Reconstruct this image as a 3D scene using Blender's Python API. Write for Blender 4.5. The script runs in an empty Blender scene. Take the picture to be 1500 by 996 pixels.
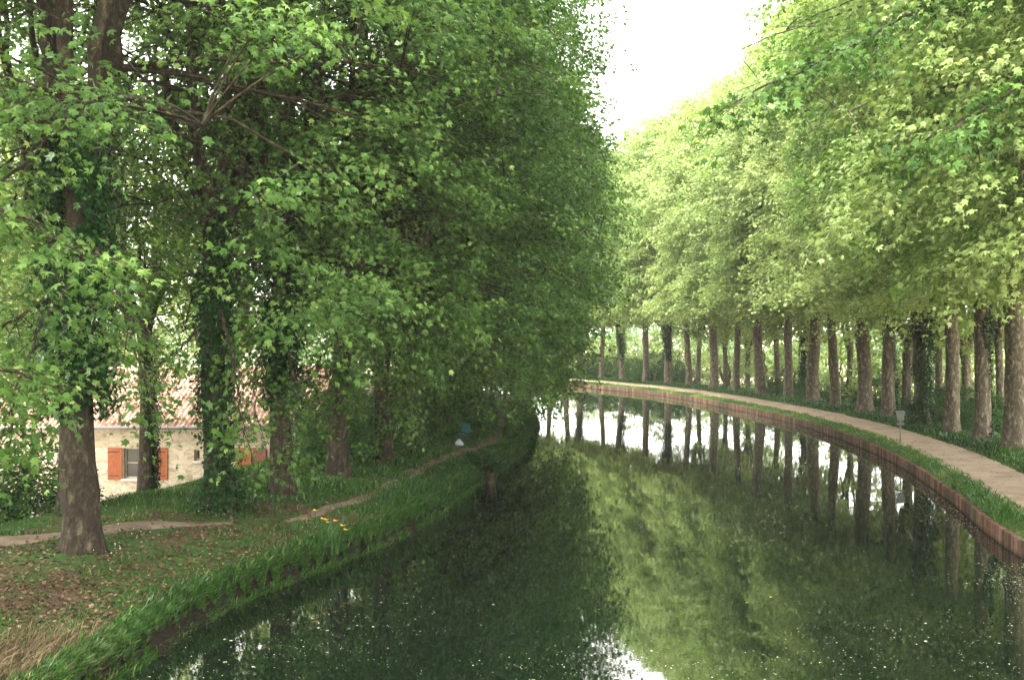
import bpy, math, random
import numpy as np
R_ = math.radians
sc = bpy.context.scene
C = sc.collection

# ------------------------------------------------------------ camera, sky, sun, exposure
FPX = 1458.0
cam = bpy.data.cameras.new('camera'); co = bpy.data.objects.new('camera', cam); C.objects.link(co)
CAMZ = 4.8
co.location = (0, 0, CAMZ); co.rotation_euler = (R_(90.0), 0, 0)
cam.lens = 35.0; cam.sensor_width = 36.0; cam.clip_start = 0.1; cam.clip_end = 3000
sc.camera = co
SUN_EL, SUN_AZ = R_(54), math.atan2(-0.35, -0.93)      # azimuth from +Y, sun stands behind-left of the camera
w = bpy.data.worlds.new('World'); sc.world = w; w.use_nodes = True
nt = w.node_tree; nt.nodes.clear()
sky = nt.nodes.new('ShaderNodeTexSky'); sky.sky_type = 'NISHITA'; sky.sun_disc = False
sky.sun_elevation = SUN_EL; sky.sun_rotation = SUN_AZ
mixc = nt.nodes.new('ShaderNodeMixRGB'); mixc.inputs[0].default_value = 0.86       # closed pale cloud cover
mixc.inputs[2].default_value = (13.0, 12.6, 11.6, 1)
bg = nt.nodes.new('ShaderNodeBackground'); bg.inputs[1].default_value = 0.12
wo = nt.nodes.new('ShaderNodeOutputWorld')
nt.links.new(sky.outputs[0], mixc.inputs[1]); nt.links.new(mixc.outputs[0], bg.inputs[0]); nt.links.new(bg.outputs[0], wo.inputs[0])
sl = bpy.data.lights.new('sun', 'SUN'); sl.energy = 2.6; sl.angle = R_(10); sl.color = (1.0, 0.93, 0.8)
so = bpy.data.objects.new('sun', sl); C.objects.link(so)
so.rotation_euler = (math.pi/2 - SUN_EL, 0, math.pi - SUN_AZ)
sc.view_settings.view_transform = 'Standard'; sc.view_settings.look = 'None'
sc.view_settings.gamma = 1.0; sc.view_settings.use_curve_mapping = False
sc.view_settings.exposure = 2.36
sc.cycles.max_bounces = 9; sc.cycles.diffuse_bounces = 6; sc.cycles.glossy_bounces = 3
sc.cycles.transmission_bounces = 6; sc.cycles.transparent_max_bounces = 8; sc.cycles.volume_bounces = 0
sc.cycles.use_denoising = True
sc.cycles.use_adaptive_sampling = True; sc.cycles.adaptive_threshold = 0.02
sc.cycles.sample_clamp_indirect = 6.0
sc.cycles.caustics_reflective = False; sc.cycles.caustics_refractive = False

# ------------------------------------------------------------ helpers
def props(o, label=None, cat=None, group=None, kind=None):
    if label: o['label'] = label
    if cat: o['category'] = cat
    if group: o['group'] = group
    if kind: o['kind'] = kind
    return o
def empty(name, loc=(0, 0, 0), rz=0.0):
    o = bpy.data.objects.new(name, None); C.objects.link(o); o.location = loc; o.rotation_euler = (0, 0, rz)
    o.empty_display_size = 0.3
    return o
def link(name, me, mat=None, parent=None):
    o = bpy.data.objects.new(name, me); C.objects.link(o)
    if mat and not me.materials: me.materials.append(mat)
    if parent: o.parent = parent
    return o
def np_mesh(name, V, F, smooth=False, tint=None):
    """V (n,3); F (m,k) constant-size faces"""
    me = bpy.data.meshes.new(name)
    V = np.ascontiguousarray(V, dtype=np.float32); F = np.ascontiguousarray(F, dtype=np.int32)
    m, k = F.shape
    me.vertices.add(len(V)); me.vertices.foreach_set('co', V.ravel())
    me.loops.add(m*k); me.loops.foreach_set('vertex_index', F.ravel())
    me.polygons.add(m); me.polygons.foreach_set('loop_start', np.arange(0, m*k, k, dtype=np.int32))
    me.polygons.foreach_set('loop_total', np.full(m, k, dtype=np.int32))
    me.polygons.foreach_set('use_smooth', np.full(m, bool(smooth)))
    if tint is not None:
        a = me.attributes.new('tint', 'FLOAT', 'FACE'); a.data.foreach_set('value', np.asarray(tint, dtype=np.float32))
    me.update(calc_edges=True)
    return me
class MB:
    """collects boxes / prisms / tubes (python lists)"""
    def __init__(s): s.v = []; s.f = []
    def box(s, x0, x1, y0, y1, z0, z1):
        n = len(s.v)
        s.v += [(x0,y0,z0),(x1,y0,z0),(x1,y1,z0),(x0,y1,z0),(x0,y0,z1),(x1,y0,z1),(x1,y1,z1),(x0,y1,z1)]
        s.f += [tuple(n+i for i in q) for q in ((0,3,2,1),(4,5,6,7),(0,1,5,4),(1,2,6,5),(2,3,7,6),(3,0,4,7))]
        return s
    def tube(s, pts, rad, k=8, cap=True):
        n = len(s.v); P = np.array(pts, float); T = np.gradient(P, axis=0)
        T /= np.linalg.norm(T, axis=1)[:, None]+1e-9
        a = np.cross(T, (0.13, 0.21, 0.97) if abs(T[0][2]) < .9 else (1, 0, 0)); a /= np.linalg.norm(a, axis=1)[:, None]+1e-9
        b = np.cross(T, a)
        if np.isscalar(rad): rad = [rad]*len(P)
        for i in range(len(P)):
            for j in range(k):
                t = 2*math.pi*j/k
                s.v.append(tuple(P[i]+rad[i]*(math.cos(t)*a[i]+math.sin(t)*b[i])))
        for i in range(len(P)-1):
            for j in range(k):
                s.f.append((n+i*k+j, n+i*k+(j+1) % k, n+(i+1)*k+(j+1) % k, n+(i+1)*k+j))
        if cap:
            s.f.append(tuple(n+j for j in range(k))[::-1]); s.f.append(tuple(n+(len(P)-1)*k+j for j in range(k)))
        return s
    def prism(s, poly, y0, y1):          # outline in x,z extruded along y
        n = len(s.v); k = len(poly)
        s.v += [(x, y0, z) for x, z in poly]+[(x, y1, z) for x, z in poly]
        s.f.append(tuple(range(n, n+k))); s.f.append(tuple(range(n+2*k-1, n+k-1, -1)))
        for i in range(k): s.f.append((n+i, n+k+i, n+k+(i+1) % k, n+(i+1) % k))
        return s
    def build(s, name, mat, parent=None, smooth=False, bevel=0):
        me = bpy.data.meshes.new(name); me.from_pydata(s.v, [], s.f); me.update()
        if smooth: me.polygons.foreach_set('use_smooth', [True]*len(me.polygons))
        o = link(name, me, mat, parent)
        if bevel:
            m = o.modifiers.new('bev', 'BEVEL'); m.width = bevel; m.segments = 2
        return o

# ------------------------------------------------------------ materials
def mat_new(name):
    m = bpy.data.materials.new(name); m.use_nodes = True
    t = m.node_tree; t.nodes.clear()
    out = t.nodes.new('ShaderNodeOutputMaterial')
    return m, t, out
def N(t, typ, **k):
    n = t.nodes.new(typ)
    for a, v in k.items():
        if a.startswith('i_'): n.inputs[int(a[2:])].default_value = v
        else: setattr(n, a, v)
    return n
def ramp(t, fac, stops):
    r = t.nodes.new('ShaderNodeValToRGB'); e = r.color_ramp.elements
    while len(e) > 1: e.remove(e[-1])
    e[0].position = stops[0][0]; e[0].color = (*stops[0][1], 1)
    for p, c in stops[1:]:
        x = e.new(p); x.color = (*c, 1)
    t.links.new(fac, r.inputs[0]); return r.outputs[0]
def noise(t, vec, scale, detail=4, rough=0.55, dist=0.0):
    n = N(t, 'ShaderNodeTexNoise'); n.inputs['Scale'].default_value = scale; n.inputs['Detail'].default_value = detail
    n.inputs['Roughness'].default_value = rough; n.inputs['Distortion'].default_value = dist
    if vec is not None: t.links.new(vec, n.inputs['Vector'])
    return n.outputs['Fac']
def mapping(t, vec, sc_):
    m = N(t, 'ShaderNodeMapping'); m.inputs['Scale'].default_value = sc_; t.links.new(vec, m.inputs['Vector']); return m.outputs[0]
def mix(t, fac, a, b, mode='MIX'):
    m = N(t, 'ShaderNodeMixRGB', blend_type=mode)
    for i, x in enumerate((fac, a, b)):
        if hasattr(x, 'links') or hasattr(x, 'is_linked'): t.links.new(x, m.inputs[i])
        elif isinstance(x, (int, float)): m.inputs[i].default_value = x
        else: m.inputs[i].default_value = (*x, 1)
    return m.outputs[0]
def math_(t, op, a, b=None, clamp=False):
    m = N(t, 'ShaderNodeMath', operation=op, use_clamp=clamp)
    for i, x in enumerate((a, b)):
        if x is None: continue
        if isinstance(x, (int, float)): m.inputs[i].default_value = x
        else: t.links.new(x, m.inputs[i])
    return m.outputs[0]
def principled(t, out, col, rough=0.8, spec=0.3, bump=None, bstr=0.3, bdist=0.02, metal=0.0):
    p = N(t, 'ShaderNodeBsdfPrincipled')
    if isinstance(col, tuple): p.inputs['Base Color'].default_value = (*col, 1)
    else: t.links.new(col, p.inputs['Base Color'])
    if isinstance(rough, (int, float)): p.inputs['Roughness'].default_value = rough
    else: t.links.new(rough, p.inputs['Roughness'])
    p.inputs['Specular IOR Level'].default_value = spec; p.inputs['Metallic'].default_value = metal
    if bump is not None:
        b = N(t, 'ShaderNodeBump'); b.inputs['Strength'].default_value = bstr; b.inputs['Distance'].default_value = bdist
        t.links.new(bump, b.inputs['Height']); t.links.new(b.outputs[0], p.inputs['Normal'])
    t.links.new(p.outputs[0], out.inputs[0]); return p
def simple(name, col, rough=0.7, var=0.25, scale=6.0, metal=0.0, spec=0.3, bstr=0.2):
    m, t, out = mat_new(name); g = N(t, 'ShaderNodeTexCoord').outputs['Object']
    f = noise(t, g, scale, 5); dark = tuple(c*(1-var) for c in col); light = tuple(min(1, c*(1+var)) for c in col)
    principled(t, out, ramp(t, f, [(0.3, dark), (0.7, light)]), rough, spec, f, bstr, 0.01, metal); return m

def leaf_mat(name, stops, trans=0.42, gloss=0.10):
    m, t, out = mat_new(name)
    at = N(t, 'ShaderNodeAttribute'); at.attribute_name = 'tint'
    oi = N(t, 'ShaderNodeObjectInfo')
    fac = math_(t, 'ADD', at.outputs['Fac'], math_(t, 'MULTIPLY', math_(t, 'SUBTRACT', oi.outputs['Random'], 0.5), 0.25), True)
    col = ramp(t, fac, stops)
    d = N(t, 'ShaderNodeBsdfDiffuse'); t.links.new(col, d.inputs[0])
    tr = N(t, 'ShaderNodeBsdfTranslucent')
    yel = mix(t, 1.0, col, (1.12, 1.15, 0.72), 'MULTIPLY'); t.links.new(yel, tr.inputs[0])
    mx = N(t, 'ShaderNodeMixShader', i_0=trans); t.links.new(d.outputs[0], mx.inputs[1]); t.links.new(tr.outputs[0], mx.inputs[2])
    gl = N(t, 'ShaderNodeBsdfGlossy'); gl.inputs['Roughness'].default_value = 0.42; gl.inputs[0].default_value = (.8, .9, .85, 1)
    lw = N(t, 'ShaderNodeLayerWeight'); lw.inputs[0].default_value = 0.28
    gf = math_(t, 'MULTIPLY', lw.outputs['Fresnel'], gloss/0.35, True)
    gf = math_(t, 'MINIMUM', gf, 0.16)
    m2 = N(t, 'ShaderNodeMixShader'); t.links.new(gf, m2.inputs[0]); t.links.new(mx.outputs[0], m2.inputs[1]); t.links.new(gl.outputs[0], m2.inputs[2])
    t.links.new(m2.outputs[0], out.inputs[0]); return m
M = {}
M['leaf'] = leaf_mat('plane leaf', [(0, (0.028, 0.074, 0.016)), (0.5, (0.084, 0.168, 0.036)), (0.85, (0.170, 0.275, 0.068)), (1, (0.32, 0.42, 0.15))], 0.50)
M['leaf_hazelit'] = leaf_mat('haze-lit plane leaf', [(0, (0.16, 0.24, 0.075)), (0.5, (0.28, 0.375, 0.13)), (1, (0.46, 0.53, 0.26))], 0.48)  # same plane leaves, with haze and bright light painted in as paler colour
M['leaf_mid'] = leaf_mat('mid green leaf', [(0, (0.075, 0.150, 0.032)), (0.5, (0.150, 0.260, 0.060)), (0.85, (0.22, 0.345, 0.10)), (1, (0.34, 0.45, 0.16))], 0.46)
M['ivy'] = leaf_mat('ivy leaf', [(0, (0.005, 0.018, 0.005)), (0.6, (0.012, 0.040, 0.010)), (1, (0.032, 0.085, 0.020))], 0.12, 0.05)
M['bushleaf'] = leaf_mat('bush leaf', [(0, (0.026, 0.070, 0.018)), (0.6, (0.062, 0.140, 0.032)), (1, (0.14, 0.24, 0.06))], 0.3)
M['grass'] = leaf_mat('grass blade', [(0, (0.020, 0.058, 0.010)), (0.5, (0.042, 0.110, 0.018)), (0.85, (0.10, 0.20, 0.030)), (1, (0.26, 0.25, 0.09))], 0.3, 0.06)
M['straw'] = leaf_mat('dry grass', [(0, (0.045, 0.034, 0.019)), (0.6, (0.105, 0.075, 0.042)), (1, (0.22, 0.165, 0.095))], 0.15, 0.03)
M['litter'] = leaf_mat('fallen leaf', [(0, (0.038, 0.024, 0.014)), (0.5, (0.085, 0.052, 0.032)), (0.9, (0.16, 0.105, 0.062)), (1, (0.30, 0.22, 0.14))], 0.05, 0.04)
M['scum'] = leaf_mat('floating debris', [(0, (0.06, 0.09, 0.04)), (0.7, (0.20, 0.22, 0.12)), (1, (0.50, 0.48, 0.36))], 0.1, 0.05)
M['petal'] = leaf_mat('yellow petal', [(0, (0.50, 0.30, 0.03)), (1, (0.70, 0.48, 0.08))], 0.2, 0.03)
M['white_petal'] = leaf_mat('white petal', [(0, (0.45, 0.48, 0.36)), (1, (0.75, 0.77, 0.68))], 0.2, 0.03)

def bark(name, a, b, c):
    m, t, out = mat_new(name); g = N(t, 'ShaderNodeTexCoord').outputs['Object']
    oi = N(t, 'ShaderNodeObjectInfo')
    add = N(t, 'ShaderNodeVectorMath', operation='ADD'); t.links.new(g, add.inputs[0])
    cmb = N(t, 'ShaderNodeCombineXYZ'); t.links.new(math_(t, 'MULTIPLY', oi.outputs['Random'], 37.0), cmb.inputs[2]); t.links.new(cmb.outputs[0], add.inputs[1])
    v = add.outputs[0]
    n1 = noise(t, mapping(t, v, (3.0, 3.0, 1.5)), 2.6, 7, 0.7, 0.0)
    n2 = noise(t, mapping(t, v, (9, 9, 3.0)), 3.0, 7, 0.75)
    vo = N(t, 'ShaderNodeTexVoronoi'); vo.inputs['Scale'].default_value = 3.2; vo.inputs['Randomness'].default_value = 1
    t.links.new(mapping(t, v, (3.4, 3.4, 1.9)), vo.inputs['Vector'])
    base = ramp(t, n1, [(0.30, a), (0.47, b), (0.56, a), (0.70, c)])
    fine = ramp(t, n2, [(0.35, (0.5, 0.48, 0.44)), (0.62, (1.12, 1.1, 1.05))])
    col = mix(t, 0.9, base, fine, 'MULTIPLY')
    plates = ramp(t, vo.outputs['Color'], [(0.3, (0.75, 0.72, 0.68)), (0.7, (1.15, 1.14, 1.08))])
    col = mix(t, 0.6, col, plates, 'MULTIPLY')
    h = math_(t, 'ADD', n2, math_(t, 'MULTIPLY', vo.outputs['Distance'], 0.5))
    principled(t, out, col, 0.9, 0.15, h, 0.8, 0.05); return m
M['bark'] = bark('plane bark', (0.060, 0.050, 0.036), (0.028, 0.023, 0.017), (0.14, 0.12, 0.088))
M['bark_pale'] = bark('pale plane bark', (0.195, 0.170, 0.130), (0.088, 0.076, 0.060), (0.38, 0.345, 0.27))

# ------------------------------------------------------------ canal outline
def smooth_line(P, step):
    P = np.array(P, float); out = []
    for i in range(len(P)-1):
        p0 = P[max(i-1, 0)]; p1 = P[i]; p2 = P[i+1]; p3 = P[min(i+2, len(P)-1)]
        n = max(2, int(np.linalg.norm(p2-p1)/step*2))
        for k in range(n):
            u = k/n
            out.append(.5*((2*p1)+(-p0+p2)*u+(2*p0-5*p1+4*p2-p3)*u*u+(-p0+3*p1-3*p2+p3)*u**3))
    out.append(P[-1]); out = np.array(out)
    d = np.r_[0, np.cumsum(np.linalg.norm(np.diff(out, axis=0), axis=1))]
    s = np.arange(0, d[-1], step)
    return np.c_[np.interp(s, d, out[:, 0]), np.interp(s, d, out[:, 1])]
RE = smooth_line([(9.3,-30),(9.6,0),(10.2,11),(11.3,21.9),(13.1,29.7),(14.8,38),(15.8,47),(16.1,55),(15.6,64),(14.6,74),(12.6,85),(9.6,94.5),(5.8,103),(0,112),(-8,120),(-20,128),(-45,138),(-90,150)], 0.25)
LE = smooth_line([(-6.6,-30),(-6.3,0),(-5.9,10),(-5.6,14.1),(-5.2,17.4),(-4.3,20),(-3.0,23.3),(-2.2,26.5),(-1.1,33),(.4,42),(1.2,51.5),(1.4,60),(.9,70),(-.8,80),(-4,88),(-9,96),(-16,104),(-26,112),(-48,121),(-90,130)], 0.25)
def norms(L, side):
    T = np.gradient(L, axis=0); T /= np.linalg.norm(T, axis=1)[:, None]
    return np.c_[T[:, 1], -T[:, 0]]*side        # side +1: to the right of travel
RN = norms(RE, 1); LN = norms(LE, -1)
def sdist(P, L, Nn):
    """signed distance (positive landward) from points P (n,2) to the polyline"""
    out = np.empty(len(P)); Ls = L[::2]; Ns = Nn[::2]
    for i in range(0, len(P), 4000):
        q = P[i:i+4000]
        d2 = ((q[:, None, :]-Ls[None])**2).sum(2); k = d2.argmin(1)
        out[i:i+4000] = np.sqrt(d2.min(1))*np.sign(((q-Ls[k])*Ns[k]).sum(1))
    return out
def vn(x, y, sc_, seed=0):
    """smooth 2-D lattice noise, about -1..1"""
    x, y = np.broadcast_arrays(np.asarray(x, float), np.asarray(y, float)); G = np.random.RandomState(seed+900).uniform(-1, 1, (256, 256)); z = 0
    for k, amp in ((.42, 1.0), (.95, .6)):
        ca, sa = math.cos(.6+k), math.sin(.6+k); u = (x*ca+y*sa)*sc_*k+500.3; v = (-x*sa+y*ca)*sc_*k+500.7
        i, j = np.floor(u).astype(int), np.floor(v).astype(int); fu, fv = u-i, v-j; fu = fu*fu*(3-2*fu); fv = fv*fv*(3-2*fv)
        g = lambda a, b: G[(i+a) & 255, (j+b) & 255]
        z = z+amp*((g(0, 0)*(1-fu)+g(1, 0)*fu)*(1-fv)+(g(0, 1)*(1-fu)+g(1, 1)*fu)*fv)
    return z/1.05
LO = ([-.6, -.2, 0, .18, .5, 2, 3.5, 6.5, 9.5, 13, 16, 60], [-1.0, -.45, -.02, .36, .56, .86, .98, .92, -.2, -1.45, -1.6, -1.6])
RO = ([0, .05, .55, .8, 2.6, 3.1, 4.8, 6.5, 10, 14, 60], [.36, .38, .52, .56, .60, .72, .76, .35, -1.4, -2.0, -2.2])
def hL(o, x, y): return np.interp(o, *LO)+np.clip(o, 0, 1)*(.05*vn(x, y, 1.3, 3)+.025*vn(x, y, 4.0, 4))
def hR(o, x, y): return np.interp(o, *RO)+np.clip((o-3.2)/2, 0, 1)*.06*vn(x, y, 1.1, 5)+np.clip(o, 0, 1)*.012*vn(x, y, 3, 6)
def ground_z(P):
    P = np.atleast_2d(np.array(P, float))
    ol = sdist(P, LE, LN); orr = sdist(P, RE, RN); x, y = P[:, 0], P[:, 1]
    return np.where(orr > 0, hR(np.maximum(orr, 0), x, y), np.where(ol > -.6, hL(ol, x, y), -1.2))

# --- strips
def strip(L, Nn, offs, hf, jag=0.0, y0=-30, name='bank'):
    k = np.where(L[:, 1] > y0)[0]; L = L[k]; Nn = Nn[k]
    X = L[:, None, 0]+Nn[:, None, 0]*offs[None]; Y = L[:, None, 1]+Nn[:, None, 1]*offs[None]
    O = np.broadcast_to(offs[None], X.shape)
    Z = hf(O, X, Y)
    if jag:
        wgt = np.exp(-np.clip(O, 0, 9)/.5)
        j = (.20*vn(X, Y, 1.2, 11)+.15*vn(X, Y, 4.2, 12)+.06*vn(X, Y, 10, 13))*wgt*jag
        X = X+Nn[:, None, 0]*j; Y = Y+Nn[:, None, 1]*j
        Z = Z+wgt*(.12*vn(X, Y, 3.1, 14)+.06*vn(X, Y, 9, 15))*(O > .05)
    n, m = X.shape
    V = np.c_[X.ravel(), Y.ravel(), Z.ravel()]
    i = np.arange(n-1)[:, None]*m+np.arange(m-1)[None]
    F = np.stack([i, i+1, i+m+1, i+m], -1).reshape(-1, 4)
    if (hf is hL): F = F[:, ::-1]
    if (hf is hL) is False: F = F[:, ::-1]
    return np_mesh(name, V, F, True)
offL = np.r_[-.6, -.35, -.2, -.1, np.arange(0, 1.2, .08), np.arange(1.2, 9, .2), np.arange(9, 17, .5)]
offR = np.r_[0.02, np.arange(.08, 1.2, .1), np.arange(1.2, 6.5, .25), np.arange(6.5, 18, .6)]

def ground_mat(name, grassy, brown, bal, fleck=True, pale=None):
    m, t, out = mat_new(name); g = N(t, 'ShaderNodeTexCoord').outputs['Object']
    n1 = noise(t, g, 0.55, 5, 0.6); n2 = noise(t, g, 4.5, 6, 0.7); n3 = noise(t, g, 28, 4, 0.7)
    gr = ramp(t, n2, [(0.3, tuple(c*.6 for c in grassy)), (0.6, grassy), (0.8, tuple(c*1.5 for c in grassy))])
    br = ramp(t, n3, [(0.32, tuple(c*.45 for c in brown)), (0.55, brown), (0.72, tuple(c*1.7 for c in brown))])
    f = math_(t, 'ADD', math_(t, 'MULTIPLY', n1, 1.0), math_(t, 'MULTIPLY', n2, .5))
    mask = ramp(t, f, [(bal-.06, (0, 0, 0)), (bal+.06, (1, 1, 1))])
    col = mix(t, mask, gr, br)
    # bare wet earth above the water, its colour darkened further for undercut shade
    sp = N(t, 'ShaderNodeSeparateXYZ'); t.links.new(g, sp.inputs[0])
    z = math_(t, 'ADD', sp.outputs[2], math_(t, 'MULTIPLY', n2, .3))
    col = mix(t, ramp(t, z, [(.52, (1, 1, 1)), (.84, (0, 0, 0))]), col, mix(t, n3, (.003, .0025, .002), (.018, .013, .008))) if pale is None else col
    principled(t, out, col, 0.95, 0.1, math_(t, 'ADD', n2, n3), 0.7, 0.04); return m
M['bank'] = ground_mat('bank soil and moss', (0.040, 0.085, 0.020), (0.090, 0.060, 0.038), 0.80)
M['rbank'] = ground_mat('verge soil', (0.055, 0.11, 0.025), (0.16, 0.11, 0.06), 0.88, pale=1)
M['field'] = ground_mat('pale field', (0.30, 0.33, 0.13), (0.62, 0.53, 0.38), 0.66, pale=1)

bl = link('ground', strip(LE, LN, offL, hL, 1.0, name='left bank'), M['bank']); props(bl, kind='structure')
br = link('ground', strip(RE, RN, offR, hR, name='right bank'), M['rbank']); props(br, kind='structure')
# wide terrain underneath, to the horizon
gx = np.r_[-1500, -900, -500, -300, -200, -140, np.arange(-110, 111, 2.5), 140, 200, 300, 500, 900, 1500.]
gy = np.r_[-400, -200, -100, -60, np.arange(-40, 200, 2.5), 220, 250, 300, 400, 600, 900, 1500.]
GX, GY = np.meshgrid(gx, gy); P2 = np.c_[GX.ravel(), GY.ravel()]
ol = sdist(P2, LE, LN); orr = sdist(P2, RE, RN)
Z = np.where(orr > 0, np.interp(orr, *RO), np.interp(ol, *LO))-.06
Z = np.where((ol < 3.5) & (orr < 3.5), -1.6, Z)
Z = np.where((np.minimum(np.abs(ol), np.abs(orr)) < 14) | ((ol < 0) & (orr < 0)), Z-.35, Z)
dist = np.hypot(P2[:, 0], P2[:, 1]-60)
Z = Z+np.clip((dist-160)/1000, 0, 1)*16*(.6+.4*np.sin(P2[:, 0]*.006+1))
n, m_ = GX.shape; i = np.arange(n-1)[:, None]*m_+np.arange(m_-1)[None]
F = np.stack([i, i+1, i+m_+1, i+m_], -1).reshape(-1, 4)
props(link('ground', np_mesh('terrain', np.c_[P2, Z], F, True), M['field']), kind='structure')

# --- water
m, t, out = mat_new('canal water'); g = N(t, 'ShaderNodeTexCoord').outputs['Object']
h1 = noise(t, mapping(t, g, (1.0, 0.8, 1)), 7.0, 3, 0.5); h2 = noise(t, mapping(t, g, (1.0, .7, 1)), 1.1, 2, 0.5)
hh = math_(t, 'ADD', math_(t, 'MULTIPLY', h1, 0.22), h2)
murk = noise(t, g, 0.18, 5, 0.6)
p = principled(t, out, ramp(t, murk, [(0.3, (0.0015, 0.004, 0.0025)), (0.7, (0.004, 0.008, 0.0035))]), 0.0, 0.5, hh, 0.08, 0.02)
p.inputs['IOR'].default_value = 1.8; p.inputs['Specular IOR Level'].default_value = 0.5
M['water'] = m
nL, nR = len(LE), len(RE); ns = 300
iL = np.linspace(0, nL-1, ns).astype(int); iR = np.linspace(0, nR-1, ns).astype(int)
A = LE[iL]+LN[iL]*.5; B = RE[iR]+RN[iR]*.06
ts = np.linspace(0, 1, 9)
V = (A[:, None, :]*(1-ts[None, :, None])+B[:, None, :]*ts[None, :, None]).reshape(-1, 2)
i = np.arange(ns-1)[:, None]*9+np.arange(8)[None]
F = np.stack([i, i+1, i+10, i+9], -1).reshape(-1, 4)
props(link('water', np_mesh('water', np.c_[V, np.zeros(len(V))], F, True), m), kind='structure')

# ------------------------------------------------------------ stake wall along the right bank
m, t, out = mat_new('rust brown stakes'); g = N(t, 'ShaderNodeTexCoord').outputs['Object']
at = N(t, 'ShaderNodeAttribute'); at.attribute_name = 'tint'
n1 = noise(t, mapping(t, g, (1, 1, .5)), 14, 5, .65); sp = N(t, 'ShaderNodeSeparateXYZ'); t.links.new(g, sp.inputs[0])
col = ramp(t, math_(t, 'ADD', math_(t, 'MULTIPLY', n1, .6), math_(t, 'MULTIPLY', at.outputs['Fac'], .4)), [(.25, (.040, .022, .016)), (.5, (.100, .052, .034)), (.75, (.20, .120, .080))])
big = noise(t, g, .7, 4, .6); col = mix(t, ramp(t, big, [(.45, (0, 0, 0)), (.68, (.75, .75, .75))]), col, (.045, .048, .026))
wet = ramp(t, math_(t, 'ADD', sp.outputs[2], math_(t, 'MULTIPLY', n1, .10)), [(.05, (.28, .30, .26)), (.16, (1, 1, 1))])
principled(t, out, mix(t, 1.0, col, wet, 'MULTIPLY'), .8, .25, n1, .5, .02); M['stake'] = m
s = np.arange(0, (len(RE)-1)*.25, .235); f = s/.25
SX = np.interp(f, np.arange(len(RE)), RE[:, 0]); SY = np.interp(f, np.arange(len(RE)), RE[:, 1])
NX = np.interp(f, np.arange(len(RE)), RN[:, 0]); NY = np.interp(f, np.arange(len(RE)), RN[:, 1])
rs = np.random.RandomState(5); ky = (SY > -20)
SX, SY, NX, NY = SX[ky], SY[ky], NX[ky], NY[ky]; q = len(SX)
top = .40+rs.normal(0, .008, q)+.02*vn(SX, SY, .5, 8); r = .1; K = 8
ang = np.arange(K)*2*math.pi/K
Vs = []; 
for zz, rr in ((-.9, 1), (None, 1), (None, .72)):
    z = np.full(q, zz) if zz is not None else top-(0.02 if rr == 1 else 0)
    Vs.append(np.stack([SX[:, None]+r*rr*np.cos(ang), SY[:, None]+r*rr*np.sin(ang), np.broadcast_to(z[:, None], (q, K))], -1))
V = np.stack(Vs, 1).reshape(-1, 3)                       # q, ring3, K
b0 = np.arange(q)[:, None]*3*K; j = np.arange(K)[None]
quads = np.concatenate([np.stack([b0+k*K+j, b0+k*K+(j+1) % K, b0+(k+1)*K+(j+1) % K, b0+(k+1)*K+j], -1).reshape(-1, 4) for k in (0, 1)])
tq = np.concatenate([np.repeat(rs.rand(q), K)]*2)
caps = np.concatenate([np.stack([b0[:, 0]+2*K+a_, b0[:, 0]+2*K+b_, b0[:, 0]+2*K+c_, b0[:, 0]+2*K+d_], -1) for a_, b_, c_, d_ in ((0, 1, 2, 3), (0, 3, 4, 7), (4, 5, 6, 7))])
wall = link('retaining_wall', np_mesh('stake wall', V, np.concatenate([quads, caps]), False, np.r_[tq, np.full(len(caps), .6)]), M['stake'])
props(wall, 'low retaining wall of upright rust-brown stakes edging the canal below the towpath', 'retaining wall')
# timber waling behind the stakes, seen through the joints
kk = np.where(RE[:, 1] > -20)[0]; Lq = RE[kk]+RN[kk]*.07
n = len(Lq); V = np.concatenate([np.c_[Lq, np.full(n, -.9)], np.c_[Lq, np.full(n, .37)], np.c_[Lq+RN[kk]*.08, np.full(n, .37)]])
a = np.arange(n-1); F = np.concatenate([np.stack([a, a+1, n+a+1, n+a], -1), np.stack([n+a, n+a+1, 2*n+a+1, 2*n+a], -1)])
link('backing_board', np_mesh('backing', V, F, False, np.full(len(F), .1)), M['stake'], wall)

# ------------------------------------------------------------ paths
def path_mat(name, c1, c2, c3):
    m, t, out = mat_new(name); g = N(t, 'ShaderNodeTexCoord').outputs['Object']
    n1 = noise(t, g, 1.2, 6, .65); n2 = noise(t, g, 22, 5, .75); n3 = noise(t, g, 75, 3, .7)
    col = ramp(t, math_(t, 'ADD', math_(t, 'MULTIPLY', n1, .65), math_(t, 'MULTIPLY', n2, .35)), [(.34, c1), (.5, c2), (.66, c3)])
    col = mix(t, ramp(t, n3, [(.30, (.7, .7, .7)), (.38, (0, 0, 0))]), col, tuple(c*.5 for c in c1))
    principled(t, out, col, .95, .1, math_(t, 'ADD', n2, n3), .5, .015); return m
M['gravel'] = path_mat('beaten gravel', (.20, .145, .10), (.33, .25, .18), (.42, .33, .25))
M['dirt'] = path_mat('dirt trail', (.08, .058, .040), (.145, .108, .078), (.22, .17, .125))
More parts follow.
